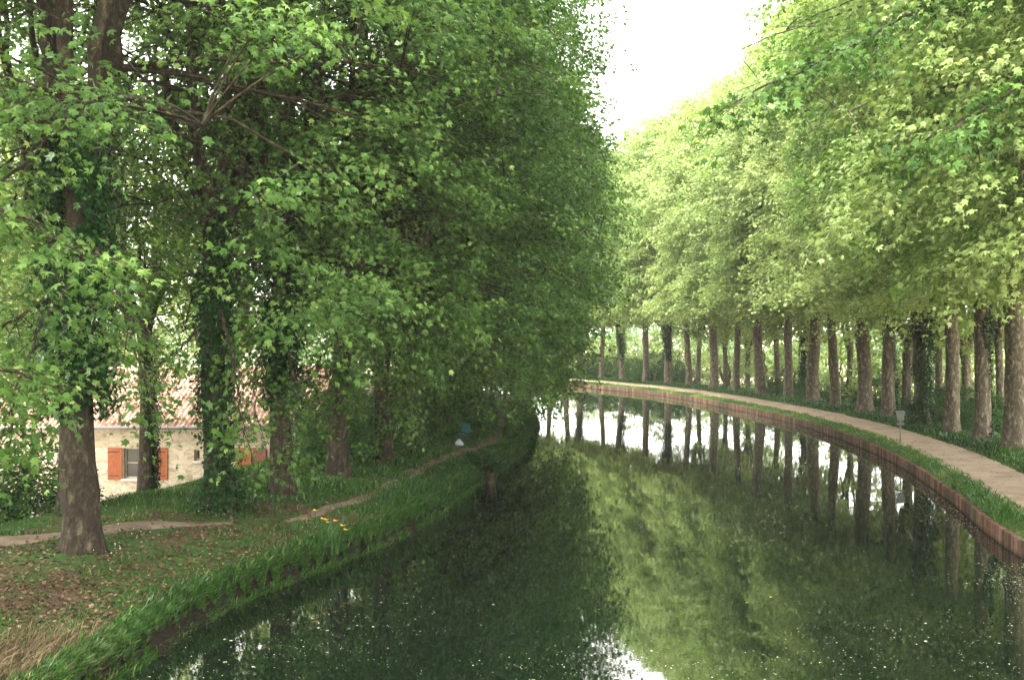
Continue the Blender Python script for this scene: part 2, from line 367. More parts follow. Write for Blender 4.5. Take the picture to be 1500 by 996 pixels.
def ribbon(name, Cn, Nn, o0, o1, zf, mat, lift, m_=12, jag=.14, seed=0):
    ts = np.linspace(0, 1, m_)
    n = len(Cn); x, y = Cn[:, 0], Cn[:, 1]
    e0 = o0+jag*vn(x, y, 1.7, 21+seed)+jag*.5*vn(x, y, 6, 22+seed); e1 = o1+jag*vn(x, y, 1.5, 23+seed)+jag*.5*vn(x, y, 5, 24+seed)
    tp = np.clip(np.minimum(np.arange(n)+1, n-np.arange(n))/10, .15, 1)**.7; mid_ = (e0+e1)/2; e0 = mid_+(e0-mid_)*tp; e1 = mid_+(e1-mid_)*tp
    O = e0[:, None]*(1-ts)+e1[:, None]*ts
    X = x[:, None]+Nn[:, None, 0]*O; Y = y[:, None]+Nn[:, None, 1]*O
    Z = zf(np.c_[X.ravel(), Y.ravel()]).reshape(X.shape)+lift
    Z[:, 0] -= .05; Z[:, -1] -= .05
    i = np.arange(n-1)[:, None]*m_+np.arange(m_-1)[None]
    F = np.stack([i, i+m_, i+m_+1, i+1], -1).reshape(-1, 4)
    o = link(name, np_mesh(name, np.c_[X.ravel(), Y.ravel(), Z.ravel()], F, True), mat); props(o, kind='structure'); return o
kk = np.where((RE[:, 1] > -25) & (RE[:, 0] > -60))[0]
ribbon('path', RE[kk], RN[kk], .62, 2.65, ground_z, M['gravel'], .025, 14, .1)
LP = smooth_line([(-22,14.5),(-14,17.2),(-9.8,19.1),(-7.35,20.6),(-6.3,21.3),(-5.9,21.6)], .25)
LPN = norms(LP, 1)
ribbon('path', LP, LPN, -.42, .42, ground_z, M['dirt'], .035, 8, .16, 7)
LP0 = LP
LP = smooth_line([(-5.1,22.2),(-4.5,23.4),(-3.5,27.2),(-2.5,33.3),(-1.35,38),(-.65,43.4),(-.5,50),(-.6,60),(-1.2,70)], .25)
LPN = norms(LP, 1)
ribbon('path', LP, LPN, -.22, .22, ground_z, M['dirt'], .025, 6, .12, 9)

# ------------------------------------------------------------ leaf fields
def _star(tips, notches, base):
    pts = []
    angs = [0, 28, 58, 88, 122, 180, -122, -88, -58, -28]; rr = [tips[0], notches[0], tips[1], notches[1], tips[2], base, tips[2], notches[1], tips[1], notches[0]]
    for a, r in zip(angs, rr):
        a = R_(a); u = .42+r*math.cos(a); v = r*math.sin(a)
        pts.append((u, v, -.28*r*r*(1.6 if r > .4 else .5)+.05*abs(v)))
    V = np.array([(.42, 0, .03)]+pts); F = np.array([(0, 1+i, 1+(i+1) % 10) for i in range(10)]); return V, F
T_LOBE = _star((.60, .55, .44), (.30, .27), .36)
T_DIA = (np.array([(0, 0, 0), (.42, .46, -.10), (1, 0, -.14), (.42, -.46, -.10)], float), np.array([(0, 2, 1), (0, 3, 2)]))
T_TRI = (np.array([(0, 0, 0), (.35, .30, -.04), (.30, .5, -.12), (.62, .25, -.08), (1, 0, -.16), (.62, -.25, -.08), (.30, -.5, -.12), (.35, -.30, -.04)], float), np.array([(0, 3, 1), (1, 3, 2), (0, 4, 3), (0, 5, 4), (0, 7, 5), (7, 6, 5)]))
def unit(a): return a/(np.linalg.norm(a, axis=-1, keepdims=True)+1e-9)
def leaves(name, P, Nn, T, S, tint, tpl):
    Nn = unit(Nn); T = unit(T-(T*Nn).sum(1)[:, None]*Nn); Bv = np.cross(Nn, T)
    TV, TF = tpl
    cu = np.random.RandomState(len(P)).uniform(.2, 2.4, (len(P), 1, 1)) if tpl is not None else 1; asp = np.random.RandomState(len(P)+1).uniform(.78, 1.15, (len(P), 1, 1))
    V = P[:, None]+S[:, None, None]*(TV[None, :, 0, None]*T[:, None]+asp*TV[None, :, 1, None]*Bv[:, None]+cu*TV[None, :, 2, None]*Nn[:, None])
    F = TF[None]+(np.arange(len(P))*len(TV))[:, None, None]
    return np_mesh(name, V.reshape(-1, 3), F.reshape(-1, 3), False, np.repeat(tint, len(TF)))
def sprays(rs, P, D, L, per, size, flat=.09, lat=.30):
    """leaves of many sprays: P start points, D twig directions, L lengths"""
    n = len(P); D = unit(D); up = np.array([0, 0, 1.])
    side = unit(np.cross(D, up)+1e-4); nup = np.cross(side, D)
    k = rs.poisson(per, n); idx = np.repeat(np.arange(n), k); q = len(idx)
    a = rs.uniform(.05, 1.05, q); b = rs.normal(0, lat, q)*(1.15-a*.6); c = rs.normal(0, flat, q)
    l = L[idx][:, None]
    pos = P[idx]+l*(D[idx]*a[:, None]+side[idx]*b[:, None]+nup[idx]*c[:, None])
    pos[:, 2] -= L[idx]*(.22*a*a+.35*np.abs(b))
    Nn = up*.75+D[idx]*.45+rs.normal(0, .42, (q, 3))
    T = D[idx]*.7+side[idx]*(np.sign(b)*.6)[:, None]+np.array([0, 0, -.55])+rs.normal(0, .35, (q, 3))
    S = size*rs.uniform(.5, 1.3, q)
    sp_t = rs.normal(0, .12, n)
    tint = np.clip(rs.normal(.45, .17, q)+sp_t[idx], 0, 1)
    return pos, Nn, T, S, tint

def tubes_np(tubes, k):
    """tubes: list of (points (n,3), radii (n,)) -> V,F"""
    Vs, Fs, off = [], [], 0
    ang = np.arange(k)*2*math.pi/k; ca, sa = np.cos(ang), np.sin(ang)
    for P, r in tubes:
        P = np.asarray(P, float); T = unit(np.gradient(P, axis=0))
        ref = np.array([.31, .95, .05]) if abs(T[0, 2]) > .7 else np.array([0, 0, 1.])
        a = unit(np.cross(T, ref)); b = np.cross(T, a)
        V = P[:, None]+np.asarray(r)[:, None, None]*(ca[None, :, None]*a[:, None]+sa[None, :, None]*b[:, None])
        n = len(P); Vs.append(V.reshape(-1, 3))
        i = np.arange(n-1)[:, None]*k+np.arange(k)[None]; i2 = np.arange(n-1)[:, None]*k+(np.arange(k)[None]+1) % k
        Fs.append(np.stack([i, i2, i2+k, i+k], -1).reshape(-1, 4)+off); off += n*k
    return np.concatenate(Vs), np.concatenate(Fs)
def bez(p0, p1, p2, n):
    u = np.linspace(0, 1, n)[:, None]; return (1-u)**2*p0+2*u*(1-u)*p1+u*u*p2

def trunk_ring(rs, zc, r0, lean, K=22, roots=True):
    zs = np.r_[-.5, 0, .08, .2, .4, .7, 1.1, 1.6, np.linspace(2.1, zc+.25, max(6, int((zc-2)/.45)))]
    ph = rs.uniform(0, 6.28, 6); th = np.arange(K)*2*math.pi/K; V = []
    bur = [(rs.uniform(1, zc), rs.uniform(0, 6.28), rs.uniform(.04, .10)) for _ in range(6)]
    for z in zs:
        zz = max(z, 0); r = r0*(1-.16*min(1, zz/zc))
        r *= 1+.10*math.exp(-((z-zc)/.9)**2)
        fl = .34*math.exp(-zz/.30)+.10*math.exp(-zz/1.3)
        rr = r*(1+fl*(1+.45*np.sin(5*th+ph[0])+.3*np.sin(3*th+ph[1]))*(1 if roots else .6)+.035*np.sin(2*th+ph[2]+z*.5)+.022*np.sin(5*th+ph[3]+z*.9)+.016*np.sin(9*th+ph[4]))
        for bz, ba, bs in bur:
            rr = rr+bs*math.exp(-((z-bz)/.22)**2)*np.exp(-((np.angle(np.exp(1j*(th-ba))))/.4)**2)
        cx = lean[0]*zz/zc+.05*math.sin(z*.8+ph[5]); cy = lean[1]*zz/zc+.05*math.cos(z*.7+ph[5])
        V.append(np.c_[cx+rr*np.cos(th), cy+rr*np.sin(th), np.full(K, z)])
    n = len(zs); V = np.concatenate(V)
    i = np.arange(n-1)[:, None]*K+np.arange(K)[None]; i2 = np.arange(n-1)[:, None]*K+(np.arange(K)[None]+1) % K
    return V, np.stack([i, i2, i2+K, i+K], -1).reshape(-1, 4)

def gen_tree(seed, H=26, zb=6.5, R=5.5, off=1.0, zc=7.0, r0=.38, nsp=2000, per=34, size=.19, tpl=T_DIA, lean=(0, 0), nl=6, low=1.0, tmid=.42, thin=260, side_low=0.0, depth=.6, lowt=.18, clump=.075, spread=.55, pull=.34):
    """returns (trunk mesh, crown mesh, crown-base). +x of the tree faces the canal"""
    rs = np.random.RandomState(seed); top = np.array([lean[0], lean[1], zc])
    def envr(t): return R*np.clip(1-((t-tmid)/.6)**2, .0, 1)**.6
    ph = rs.uniform(0, 6.28, 8)
    def lump(phi, t): return 1+.13*np.sin(3*phi+ph[0]+5*t)+.10*np.sin(5*phi+ph[1]-9*t)+.10*np.sin(2*phi+ph[2]+13*t)+.06*np.sin(7*phi+ph[3]+21*t)
    def place(n, shell=1.7, depth=.6):
        t = rs.uniform(0, 1, n*3); keep = rs.uniform(0, 1, n*3) < envr(t)/R*np.where(t < lowt, low+(1-low)*t/lowt, 1)
        t = t[keep][:n]; q = len(t); phi = rs.uniform(0, 6.283, q)
        f = 1-depth*rs.uniform(0, 1, q)**shell
        rad = envr(t)*lump(phi, t)*f
        cxo = off*(1-.4*t)
        drop = side_low*np.clip(np.cos(phi), 0, 1)*f*np.clip(1-t*3, 0, 1)
        P = np.c_[cxo+lean[0]+rad*np.cos(phi), lean[1]+rad*np.sin(phi), zb+(H-zb)*t-drop]
        O = np.c_[np.cos(phi), np.sin(phi), np.zeros(q)]
        return P, O, t, f
    limbs = []; tubes = []
    for i in range(nl):
        a = 2*math.pi*(i+rs.uniform(-.3, .3))/nl; t = rs.uniform(.55, .96) if i else .97
        e = np.array([off*.6+lean[0]+math.cos(a)*R*spread*(1-t*.55), lean[1]+math.sin(a)*R*spread*(1-t*.55), zb+(H-zb)*t])
        mid = top+(e-top)*.35+np.array([math.cos(a)*R*.22, math.sin(a)*R*.22, rs.uniform(-.5, 1)])
        st = top+np.array([math.cos(a)*.16, math.sin(a)*.16, -.45])
        P = bez(st, mid, e, 16); P[1:-1] += rs.normal(0, .09, (14, 3))
        rr = np.linspace(rs.uniform(.12, .18), .02, 16); tubes.append((P, rr)); limbs.append(P)
    LPn = np.concatenate(limbs)
    # secondary branches
    P2s, O2, t2, _ = place(95, 1.0, .55); sec = []
    for p, o in zip(P2s, O2):
        d = np.linalg.norm(LPn-p, axis=1)+np.where(LPn[:, 2] > p[2]+1.5, 6, 0); s0 = LPn[d.argmin()]
        mid = (s0+p)/2+np.array([0, 0, .10*np.linalg.norm(p-s0)])+rs.normal(0, .15, 3)
        Q = bez(s0, mid, p, 8); Q[1:-1] += rs.normal(0, .05, (6, 3)); r_ = .014+.0065*np.linalg.norm(p-s0)
        tubes.append((Q, np.linspace(r_, .014, 8))); sec.append(Q)
    LP2 = np.concatenate([LPn]+sec)
    P, O, t, f = place(nsp, 1.7, depth)
    Cc = P[rs.choice(len(P), max(20, int(nsp*clump)), False)]
    for i in range(0, len(P), 500):
        q_ = P[i:i+500]; k_ = ((q_[:, None]-Cc[None])**2).sum(2).argmin(1); P[i:i+500] = q_*(1-pull)+Cc[k_]*pull
    D = O+np.c_[np.zeros(len(t)), np.zeros(len(t)), -.30+.95*t]+rs.normal(0, .38, (len(t), 3))
    Ls = rs.uniform(.75, 1.55, len(t))
    sel = rs.choice(len(P), min(thin, len(P)), False)
    twig = []
    for k in sel:
        p = P[k]; d = np.linalg.norm(LP2-p, axis=1)+np.where(LP2[:, 2] > p[2]+.8, 3, 0); s0 = LP2[d.argmin()]
        if d.min() > 2.4: continue
        e = p+unit(D[k])*Ls[k]*.9+np.array([0, 0, -.2*Ls[k]])
        twig.append((np.concatenate([bez(s0, (s0+p)/2+np.array([0, 0, .08*np.linalg.norm(p-s0)]), p, 5), e[None]]), np.array([.02, .018, .015, .013, .010, .004])))
    V1, F1 = trunk_ring(rs, zc, r0, lean)
    V2, F2 = tubes_np(tubes, 7); V3, F3 = tubes_np(twig, 4)
    V = np.concatenate([V1, V2, V3]); F = np.concatenate([F1, F2+len(V1), F3+len(V1)+len(V2)])
    me_t = np_mesh('plane trunk', V, F, True)
    me_c = leaves('plane crown', *sprays(rs, P, D, Ls, per, size), tpl)
    return me_t, me_c

def gen_ivy(seed, z0, z1, r0, cover=.75, n=3500, size=.085, shaggy=.10, lean=(0, 0), zc=7.0, th0=None, bottom_bulge=0.0):
    rs = np.random.RandomState(seed); th0 = rs.uniform(0, 6.28) if th0 is None else th0
    z = rs.uniform(z0, z1, n*2); th = rs.uniform(0, 6.283, n*2)
    wav = cover*math.pi*(1+.25*np.sin(z*1.1+seed)+.15*np.sin(z*2.7+1))
    edge = np.abs(np.angle(np.exp(1j*(th-th0-.3*np.sin(z*.9)))))
    k = (edge < wav) & (z > z0+(z0 > 1)*(.75*np.sin(2*th+seed)+.45*np.sin(5*th)+rs.normal(0, .22, n*2))) & (z < z1-.5+.6*np.sin(3*th+seed)+rs.normal(0, .3, n*2)); z, th = z[k][:n], th[k][:n]; q = len(z)
    rr = r0*(1.0+.38*np.exp(-np.maximum(z, 0)/.34))+.02+shaggy*rs.uniform(0, 1, q)**1.6*(1+.8*np.sin(z*2.3+th*3)**2)+bottom_bulge*np.exp(-z/.5)*rs.uniform(0, 1, q)
    o = np.c_[np.cos(th), np.sin(th), np.zeros(q)]
    P = o*rr[:, None]; P[:, 2] = z; P[:, 0] += lean[0]*z/zc; P[:, 1] += lean[1]*z/zc
    Nn = o+np.array([0, 0, .45])+rs.normal(0, .35, (q, 3)); T = np.array([0, 0, -1.])+rs.normal(0, .5, (q, 3))
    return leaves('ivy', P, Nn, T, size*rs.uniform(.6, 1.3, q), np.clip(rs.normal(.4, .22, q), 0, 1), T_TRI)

def gen_bush(seed, H=2.2, R=1.5, n=260, per=26, size=.09, tpl=T_DIA):
    rs = np.random.RandomState(seed); z = rs.uniform(.03, 1, n); phi = rs.uniform(0, 6.283, n); f = 1-.6*rs.uniform(0, 1, n)**1.5
    ph = rs.uniform(0, 6, 3)
    rad = R*np.sqrt(np.clip(1-(z*.95-.15)**2, 0, 1))*(1+.2*np.sin(3*phi+ph[0]+4*z)+.12*np.sin(5*phi+ph[1]-6*z))*f
    P = np.c_[rad*np.cos(phi), rad*np.sin(phi), z*H*(.8+.2*np.cos(phi+ph[2]))]
    D = np.c_[np.cos(phi), np.sin(phi), .2+z]+rs.normal(0, .4, (n, 3)); Ls = rs.uniform(.3, .65, n)
    tb = []
    for i in range(14):
        e = P[i*7 % n]*np.array([.9, .9, .95]); b = e*np.array([.12, .12, 0])
        tb.append((bez(b, e*np.array([.35, .35, .6]), e, 6), np.linspace(.028, .008, 6)))
    V, F = tubes_np(tb, 5)
    return np_mesh('stems', V, F, True), leaves('foliage', *sprays(rs, P, D, Ls, per, size, .2, .35), tpl)

def place_tree(kind, pos, rz, s, label, cat, group, variant, mats, ivy=None, sz=None):
    root = empty(kind, pos, rz); root.scale = (s, s, sz or s); hh_ = (len(C.objects)*37 % 11-5)/5; root.rotation_euler = (.022*hh_, .02*((len(C.objects)*53 % 7)-3)/3, rz)
    props(root, label, cat, group)
    tr = link('trunk', variant[0], mats[0], root)
    kx = (1, .86, 1.1, .95, 1.16, .9)[len(C.objects) % 6] if ivy is None else 1.0; tr.scale = (kx, kx, 1)
    cr = link('crown', variant[1], mats[1], root)
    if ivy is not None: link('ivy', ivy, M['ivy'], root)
    return root

# ------------------------------------------------------------ variants
VR = [gen_tree(100+i, H=26.5, zb=6.3, R=5.1, off=.8, tmid=.36, zc=6.9, r0=.32, nsp=2100, per=34, size=.20, pull=.15, lean=((.15, .1), (-.1, .2), (.2, -.15))[i], thin=200) for i in range(3)]
VN = [gen_tree(120+i, H=25, zb=6.4, R=6.4, off=1.2, tmid=.38, zc=7.2, r0=.34, nsp=3000, per=38, size=.155, tpl=T_LOBE, thin=420, nl=7, side_low=1.0) for i in range(2)]
VL = [gen_tree(140+i, H=24, zb=3.3, R=5.9, off=1.2, zc=(7.0, 6.4)[i], r0=.30, spread=.42, nsp=1950, per=38, size=.145, tpl=T_LOBE, thin=450, nl=6, low=.5, side_low=.9, tmid=.38) for i in range(2)]
VLN = [gen_tree(150+i, H=24, zb=3.9, R=6.0, off=1.2, zc=(7.8, 6.9)[i], r0=.29, spread=.34, nsp=1000, per=42, size=.14, tpl=T_LOBE, thin=420, nl=7, low=.12, side_low=.7, depth=.55, lowt=.30, clump=.10, pull=.5) for i in range(2)]
VF = gen_tree(158, H=23, zb=1.7, R=5.4, off=1.3, zc=5.6, r0=.30, nsp=2100, per=30, size=.17, tpl=T_TRI, thin=300, nl=6, low=.9, side_low=.7, tmid=.38)
VB = [gen_tree(160+i, H=17, zb=5.6, R=3.6, off=0, zc=5.4, r0=.24, nsp=600, per=28, size=.20, thin=150, nl=5) for i in range(2)]
IV = {}
IV['upper'] = gen_ivy(1, 2.3, 8.2, .32, 1.2, 5200, .10, .22)
IV['full'] = gen_ivy(2, 0.1, 8.0, .33, .85, 6500, .10, .26)
IV['side'] = gen_ivy(3, 0.0, 6.5, .32, .45, 3200, .10, .14)
IV['left_heavy'] = gen_ivy(4, 0.0, 6.8, .31, .8, 7500, .085, .17, bottom_bulge=.5)
IV['left_upper'] = gen_ivy(5, 2.4, 7.6, .32, 1.2, 7500, .10, .30)
MR = (M['bark_pale'], M['leaf_hazelit']); ML = (M['bark'], M['leaf'])

def on_right(px, o):
    Q = RE+RN*o; ok = Q[:, 1] > 8
    pp = 750+Q[:, 0]/np.maximum(Q[:, 1], 1)*FPX; pp[~ok] = 1e9
    i = np.abs(pp-px).argmin(); return Q[i, 0], Q[i, 1], math.atan2(-RN[i, 1], -RN[i, 0])
rs = np.random.RandomState(77)
G_R = 'plane trees along the far towpath'
front = [   # px, ivy, label
 (850, 'upper', 'slim plane tree with ivied upper trunk at the left end of the far row'),
 (882, None, 'bare-trunked plane tree, second from the left in the row beyond the canal'),
 (912, 'upper', 'plane tree with an ivy-wrapped upper trunk, third from the left beyond the canal'),
 (946, None, 'bare plane tree beside the dark shrubs, fourth from the left beyond the canal'),
 (978, 'upper', 'plane tree with dark ivy above a pale foot, right of the dark shrub'),
 (1008, None, 'pale bare plane tree sixth from the left in the row beyond the canal'),
 (1047, None, 'bare plane tree seventh from the left in the row beyond the canal'),
 (1079, None, 'bare plane tree eighth from the left in the row beyond the canal'),
 (1113, None, 'bare plane tree ninth from the left in the row beyond the canal'),
 (1154, None, 'bare plane tree tenth from the left in the row beyond the canal'),
 (1192, None, 'bare plane tree eleventh from the left in the row beyond the canal'),
 (1222, None, 'short-looking bare plane tree twelfth from the left, second left of the sign post'),
 (1265, None, 'clean-trunked plane tree beside the towpath, two trunks left of the sign post'),
 (1301, 'side', 'plane tree with ivy at its foot, just left of the sign post'),
 (1350, 'full', 'plane tree thickly clothed in dark ivy, right of the sign post'),
 (1393, None, 'tall bare plane tree right of the thickly ivied trunk by the towpath'),
 (1438, 'side', 'plane tree with an ivy strip down its right side, second from the right edge'),
 (1485, None, 'thick bare plane tree at the right edge beside the bend of the towpath')]
for i, (px, iv, lab) in enumerate(front):
    x, y, a = on_right(px, 3.75); z = float(ground_z((x, y))[0])
    v = VR[i % 3] if y > 47 else VN[i % 2]
    s = rs.uniform(.95, 1.05)
    if y <= 47: s *= .92
    if i < 5: s *= .94
    place_tree('plane_tree', (x, y, z-.03), a+rs.uniform(-.35, .35), s, lab, 'tree', G_R, v, MR if y > 43 else (M['bark_pale'], M['leaf_mid']), IV[iv] if iv else None, s*rs.uniform(.96, 1.06))  # farther crowns get the leaf colour lightened to stand for haze
# nearer trees of the same row, trunks outside the frame, boughs reaching in
for i, (yy, lab) in enumerate(((30.0, 'plane tree just beyond the right edge whose crown hangs over the towpath'), (25.2, 'plane tree right of the frame with dark boughs over the water, high up'), (20.0, 'nearest plane tree on the right, its long low bough reaching over the canal'))):
    k = np.abs(RE[:, 1]+RN[:, 1]*3.9-yy).argmin(); q = RE[k]+RN[k]*3.9; a = math.atan2(-RN[k, 1], -RN[k, 0])
    place_tree('plane_tree', (q[0], q[1], .72), a+(.3, -.4, .1)[i], (.95, 1.0, 1.0)[i], lab, 'tree', G_R, VN[(i+1) % 2], (M['bark'], M['leaf_mid']))
rb = np.random.RandomState(8)
def smooth_line3(pts, n=26):
    pts = np.array(pts, float); d = np.r_[0, np.cumsum(np.linalg.norm(np.diff(pts, axis=0), axis=1))]; s_ = np.linspace(0, d[-1], n)
    q = np.stack([np.interp(s_, d, pts[:, i]) for i in range(3)], 1)
    for _ in range(4): q[1:-1] = (q[:-2]+2*q[1:-1]+q[2:])/4
    q[1:-1] += rb.normal(0, .03, (n-2, 3)); return q
def add_bough(tree, BO, mat, size=.15, per=22, bmat='bark'):
    """boughs given as world-space courses, built into the tree they grow from"""
    tb_, SP, SD = [], [], []
    for pts, r0_, ns_ in BO:
        Pq = smooth_line3(pts); tb_.append((Pq, np.linspace(r0_, .010, 26)))
        u = rb.uniform(.3, 1, ns_); ii = (u*25).astype(int); p = Pq[ii]; dr = unit(Pq[-1]-Pq[8])
        d = np.tile(dr, (ns_, 1))*.8+rb.normal(0, .6, (ns_, 3))*np.array([1, 1, .4])+np.array([0, 0, -.12]); d[-3:] = dr
        SP.append(p+rb.normal(0, .10, (ns_, 3))); SD.append(d)
        for a_, b_ in zip(p[:26], d[:26]): tb_.append((bez(a_, a_+unit(b_)*.4+np.array([0, 0, .05]), a_+unit(b_)*.9-np.array([0, 0, .15]), 5), np.linspace(.011, .004, 5)))
    SP = np.concatenate(SP); SD = np.concatenate(SD); V_, F_ = tubes_np(tb_, 6)
    inv = np.array(tree.matrix_basis.inverted()); loc = lambda A: A @ inv[:3, :3].T+inv[:3, 3]
    bo = link('bough', np_mesh('bough', loc(V_), F_, True), M[bmat], tree)
    pos, Nn, T, S, ti = sprays(rb, SP, SD, rb.uniform(.6, 1.2, len(SP)), per, size)
    link('foliage', leaves('bough leaves', loc(pos), Nn @ inv[:3, :3].T, T @ inv[:3, :3].T, S/tree.scale[0], ti, T_LOBE), mat, bo)
def find(txt): return [o for o in C.objects if o.get('label', '').startswith(txt)][0]
tn = find('nearest plane tree on the right'); T0 = np.array(tn.location)+np.array([-.2, 0, 9.9])
add_bough(tn, [([T0, (10.6, 19.2, 12.3), (7.85, 18.2, 11.1), (6.45, 18.0, 10.3), (5.0, 18.0, 9.5), (3.7, 18.0, 8.9)], .10, 60),
      ([T0+np.array([0, 0, -1]), (11.5, 18.5, 10.9), (9.6, 17.6, 9.7), (8.0, 17.0, 8.7), (6.9, 16.8, 8.1)], .08, 46),
      ([T0+np.array([0, 0, -1.5]), (12.2, 18, 10.0), (10.6, 17.2, 8.4), (9.4, 17.0, 7.3)], .07, 30)], M['leaf'], .18, 20)
for px, lab in ((829, 'plane tree just past the left end of the far row, behind hanging leaves'), (806, 'plane tree round the canal bend, mostly screened by the left bank crowns'), (776, 'farthest plane tree round the bend, screened by the left bank crowns')):
    x, y, a = on_right(px, 3.75); place_tree('plane_tree', (x, y, float(ground_z((x, y))[0])-.03), a, .93, lab, 'tree', G_R, VR[px % 3], MR)
back = [(1024, 'forked pollard behind the far row, between the sixth and seventh trunks'), (1062, 'leaning pollard with bristling top branches behind the far row'), (1097, 'thin leaning tree behind the far row with a knobbly trunk'),
        (1138, 'thin dark tree behind the far row with green at its foot'), (1176, 'thin tree with ivied lower trunk behind the far row'), (1243, 'thin tree behind the towpath row glimpsed between two clean trunks'),
        (1330, 'slim tree behind the sign post, half hidden by the ivied plane'), (1374, 'slim tree tucked behind the tall bare plane by the towpath'), (1415, 'slim tree behind the second trunk from the right edge'), (1466, 'slim dark tree between the last two trunks at the right edge')]
for i, (px, lab) in enumerate(back):
    x, y, a = on_right(px, 6.8+(i % 3)*.8); z = float(ground_z((x, y))[0])
    place_tree('back_row_tree', (x, y, z-.03), rs.uniform(0, 6.28), rs.uniform(.9, 1.05), lab, 'tree', 'thinner trees behind the far towpath row', VB[i % 2], MR, IV['side'] if i in (4,) else None)

# left row
G_L = 'plane trees on the left bank'
left = [ # x, y, rz, scale, trunk ivy, label, variant
 (-7.95, 18.4, .2, 1.06, 'left_upper', 'broad plane tree with flared bare foot, nearest on the left bank', 0),
 (-9.9, 22.3, 2.6, .80, 'side', 'pale-footed ivied tree close behind the broad nearest plane', 1),
 (-11.0, 30.0, 2.9, .82, 'side', 'plane tree standing in front of the house by the left orange shutter', 1),
 (-6.75, 22.7, -.2, 1.0, 'left_heavy', 'leaning plane tree wrapped in ivy with a skirt of leaves, before the house', 1),
 (-5.85, 25.2, .5, .9, 'left_upper', 'dark ivied plane tree right of the house shutters', 0),
 (-4.95, 28.4, -.4, .9, None, 'bare pale plane tree with a double stem, right of the house corner', 1),
 (-4.15, 32.0, .3, 1.0, None, 'stout bare plane tree beside the shrub, right of the double stem', 0),
 (-3.8, 37.2, -.1, .95, None, 'plane tree half hidden by low leaves left of the teal chair', 1),
 (-2.9, 42.5, .4, .95, None, 'plane tree beyond the teal chair with boughs low over the trail', 0),
 (-2.4, 48, -.3, 1.0, None, 'plane tree overhanging the far end of the trail', 1),
 (-2.2, 54, .2, 1.0, None, 'plane tree leaning over the water where the left bank bends', 0),
 (-2.3, 61, -.2, 1.0, None, 'far plane tree at the left side of the canal bend', 1),
 (-3.2, 69, .3, 1.0, None, 'farthest plane tree seen on the left bank', 0)]
for i, (x, y, rz, s, iv, lab, v) in enumerate(left):
    z = float(ground_z((x, y))[0])
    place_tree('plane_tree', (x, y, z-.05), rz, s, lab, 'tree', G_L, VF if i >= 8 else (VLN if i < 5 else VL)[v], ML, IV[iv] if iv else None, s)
place_tree('plane_tree', (-11.8, 13.2, .95), -.3, .9, 'plane tree past the left edge whose leafy boughs reach in overhead', 'tree', G_L, VLN[0], ML)
for i, (x, y, s, lab) in enumerate([(-17, 31, .95, 'slender tree left of the house behind the nearest plane'), (-24, 50, 1.2, 'tall tree rising behind the left part of the house roof'), (-15, 54, 1.15, 'pale green tree rising behind the middle of the house roof'),
        (-9, 56, 1.1, 'pale green tree behind the right end of the house'), (-6.5, 48, 1.0, 'slim tree behind the fence posts right of the house'), (-22, 55, 1.0, 'tree behind the far left end of the house roof'), (-30, 62, 1.3, 'distant tree at the far left behind the house')]):
    z = float(ground_z((x, y))[0])
    place_tree('garden_tree', (x, y, z-.03), i*1.3, s, lab, 'tree', 'trees round the house', VB[i % 2], (M['bark'], M['leaf_hazelit']), IV['side'] if i == 0 else None)

tA = find('broad plane tree'); tC = find('leaning plane tree wrapped'); tD = find('dark ivied plane'); tE = find('bare pale plane tree with a double'); tO = find('plane tree past the left edge'); tF = find('stout bare plane')
add_bough(tA, [([(-7.8, 18.3, 6.2), (-7.9, 16.8, 5.2), (-7.7, 15.2, 3.6), (-7.5, 14.9, 2.9)], .045, 30), ([(-7.7, 18.2, 6.6), (-6.8, 17.2, 5.6), (-6.0, 16.3, 4.2), (-5.7, 16.1, 3.6)], .045, 17), ([(-8.1, 18.2, 5.8), (-9.2, 17.2, 4.8), (-9.4, 16.4, 3.3)], .04, 26)], M['leaf'], .15)
add_bough(tC, [([(-6.6, 22.5, 5.5), (-6.0, 21.3, 4.5), (-5.6, 20.6, 3.3), (-5.5, 20.4, 2.8)], .04, 16), ([(-6.9, 22.5, 5.2), (-7.5, 21.3, 4.3), (-7.6, 20.7, 3.4)], .035, 11)], M['leaf'], .14)
add_bough(tD, [([(-5.7, 25.0, 5.0), (-5.2, 23.6, 3.8), (-5.0, 22.7, 2.4), (-5.0, 22.5, 1.9)], .04, 20), ([(-5.9, 25.0, 5.0), (-6.1, 23.6, 4.2), (-5.9, 22.9, 2.9)], .035, 6)], M['leaf'], .14)
add_bough(tE, [([(-4.8, 28.2, 5.2), (-4.4, 26.4, 4.0), (-4.3, 25.2, 2.9)], .04, 26), ([(-4.9, 28.2, 5.0), (-5.5, 26.6, 3.8), (-5.5, 26.0, 2.8)], .035, 22)], M['leaf'], .14)
add_bough(tF, [([(-4.0, 31.8, 4.8), (-3.3, 30.2, 3.8), (-3.0, 29.3, 2.6)], .04, 26)], M['leaf'], .14)
add_bough(tO, [([(-11.5, 13.2, 7.5), (-9.0, 13.0, 7.4), (-6.6, 13.0, 6.5), (-5.5, 13.2, 5.8)], .07, 40), ([(-11.5, 13.0, 5.5), (-9.0, 13.6, 4.6), (-7.4, 14.0, 4.5), (-6.4, 14.2, 4.1)], .06, 26), ([(-11.5, 13.0, 4.0), (-8.5, 12.2, 5.3), (-7.2, 12.0, 6.6)], .07, 20)], M['leaf'], .15)

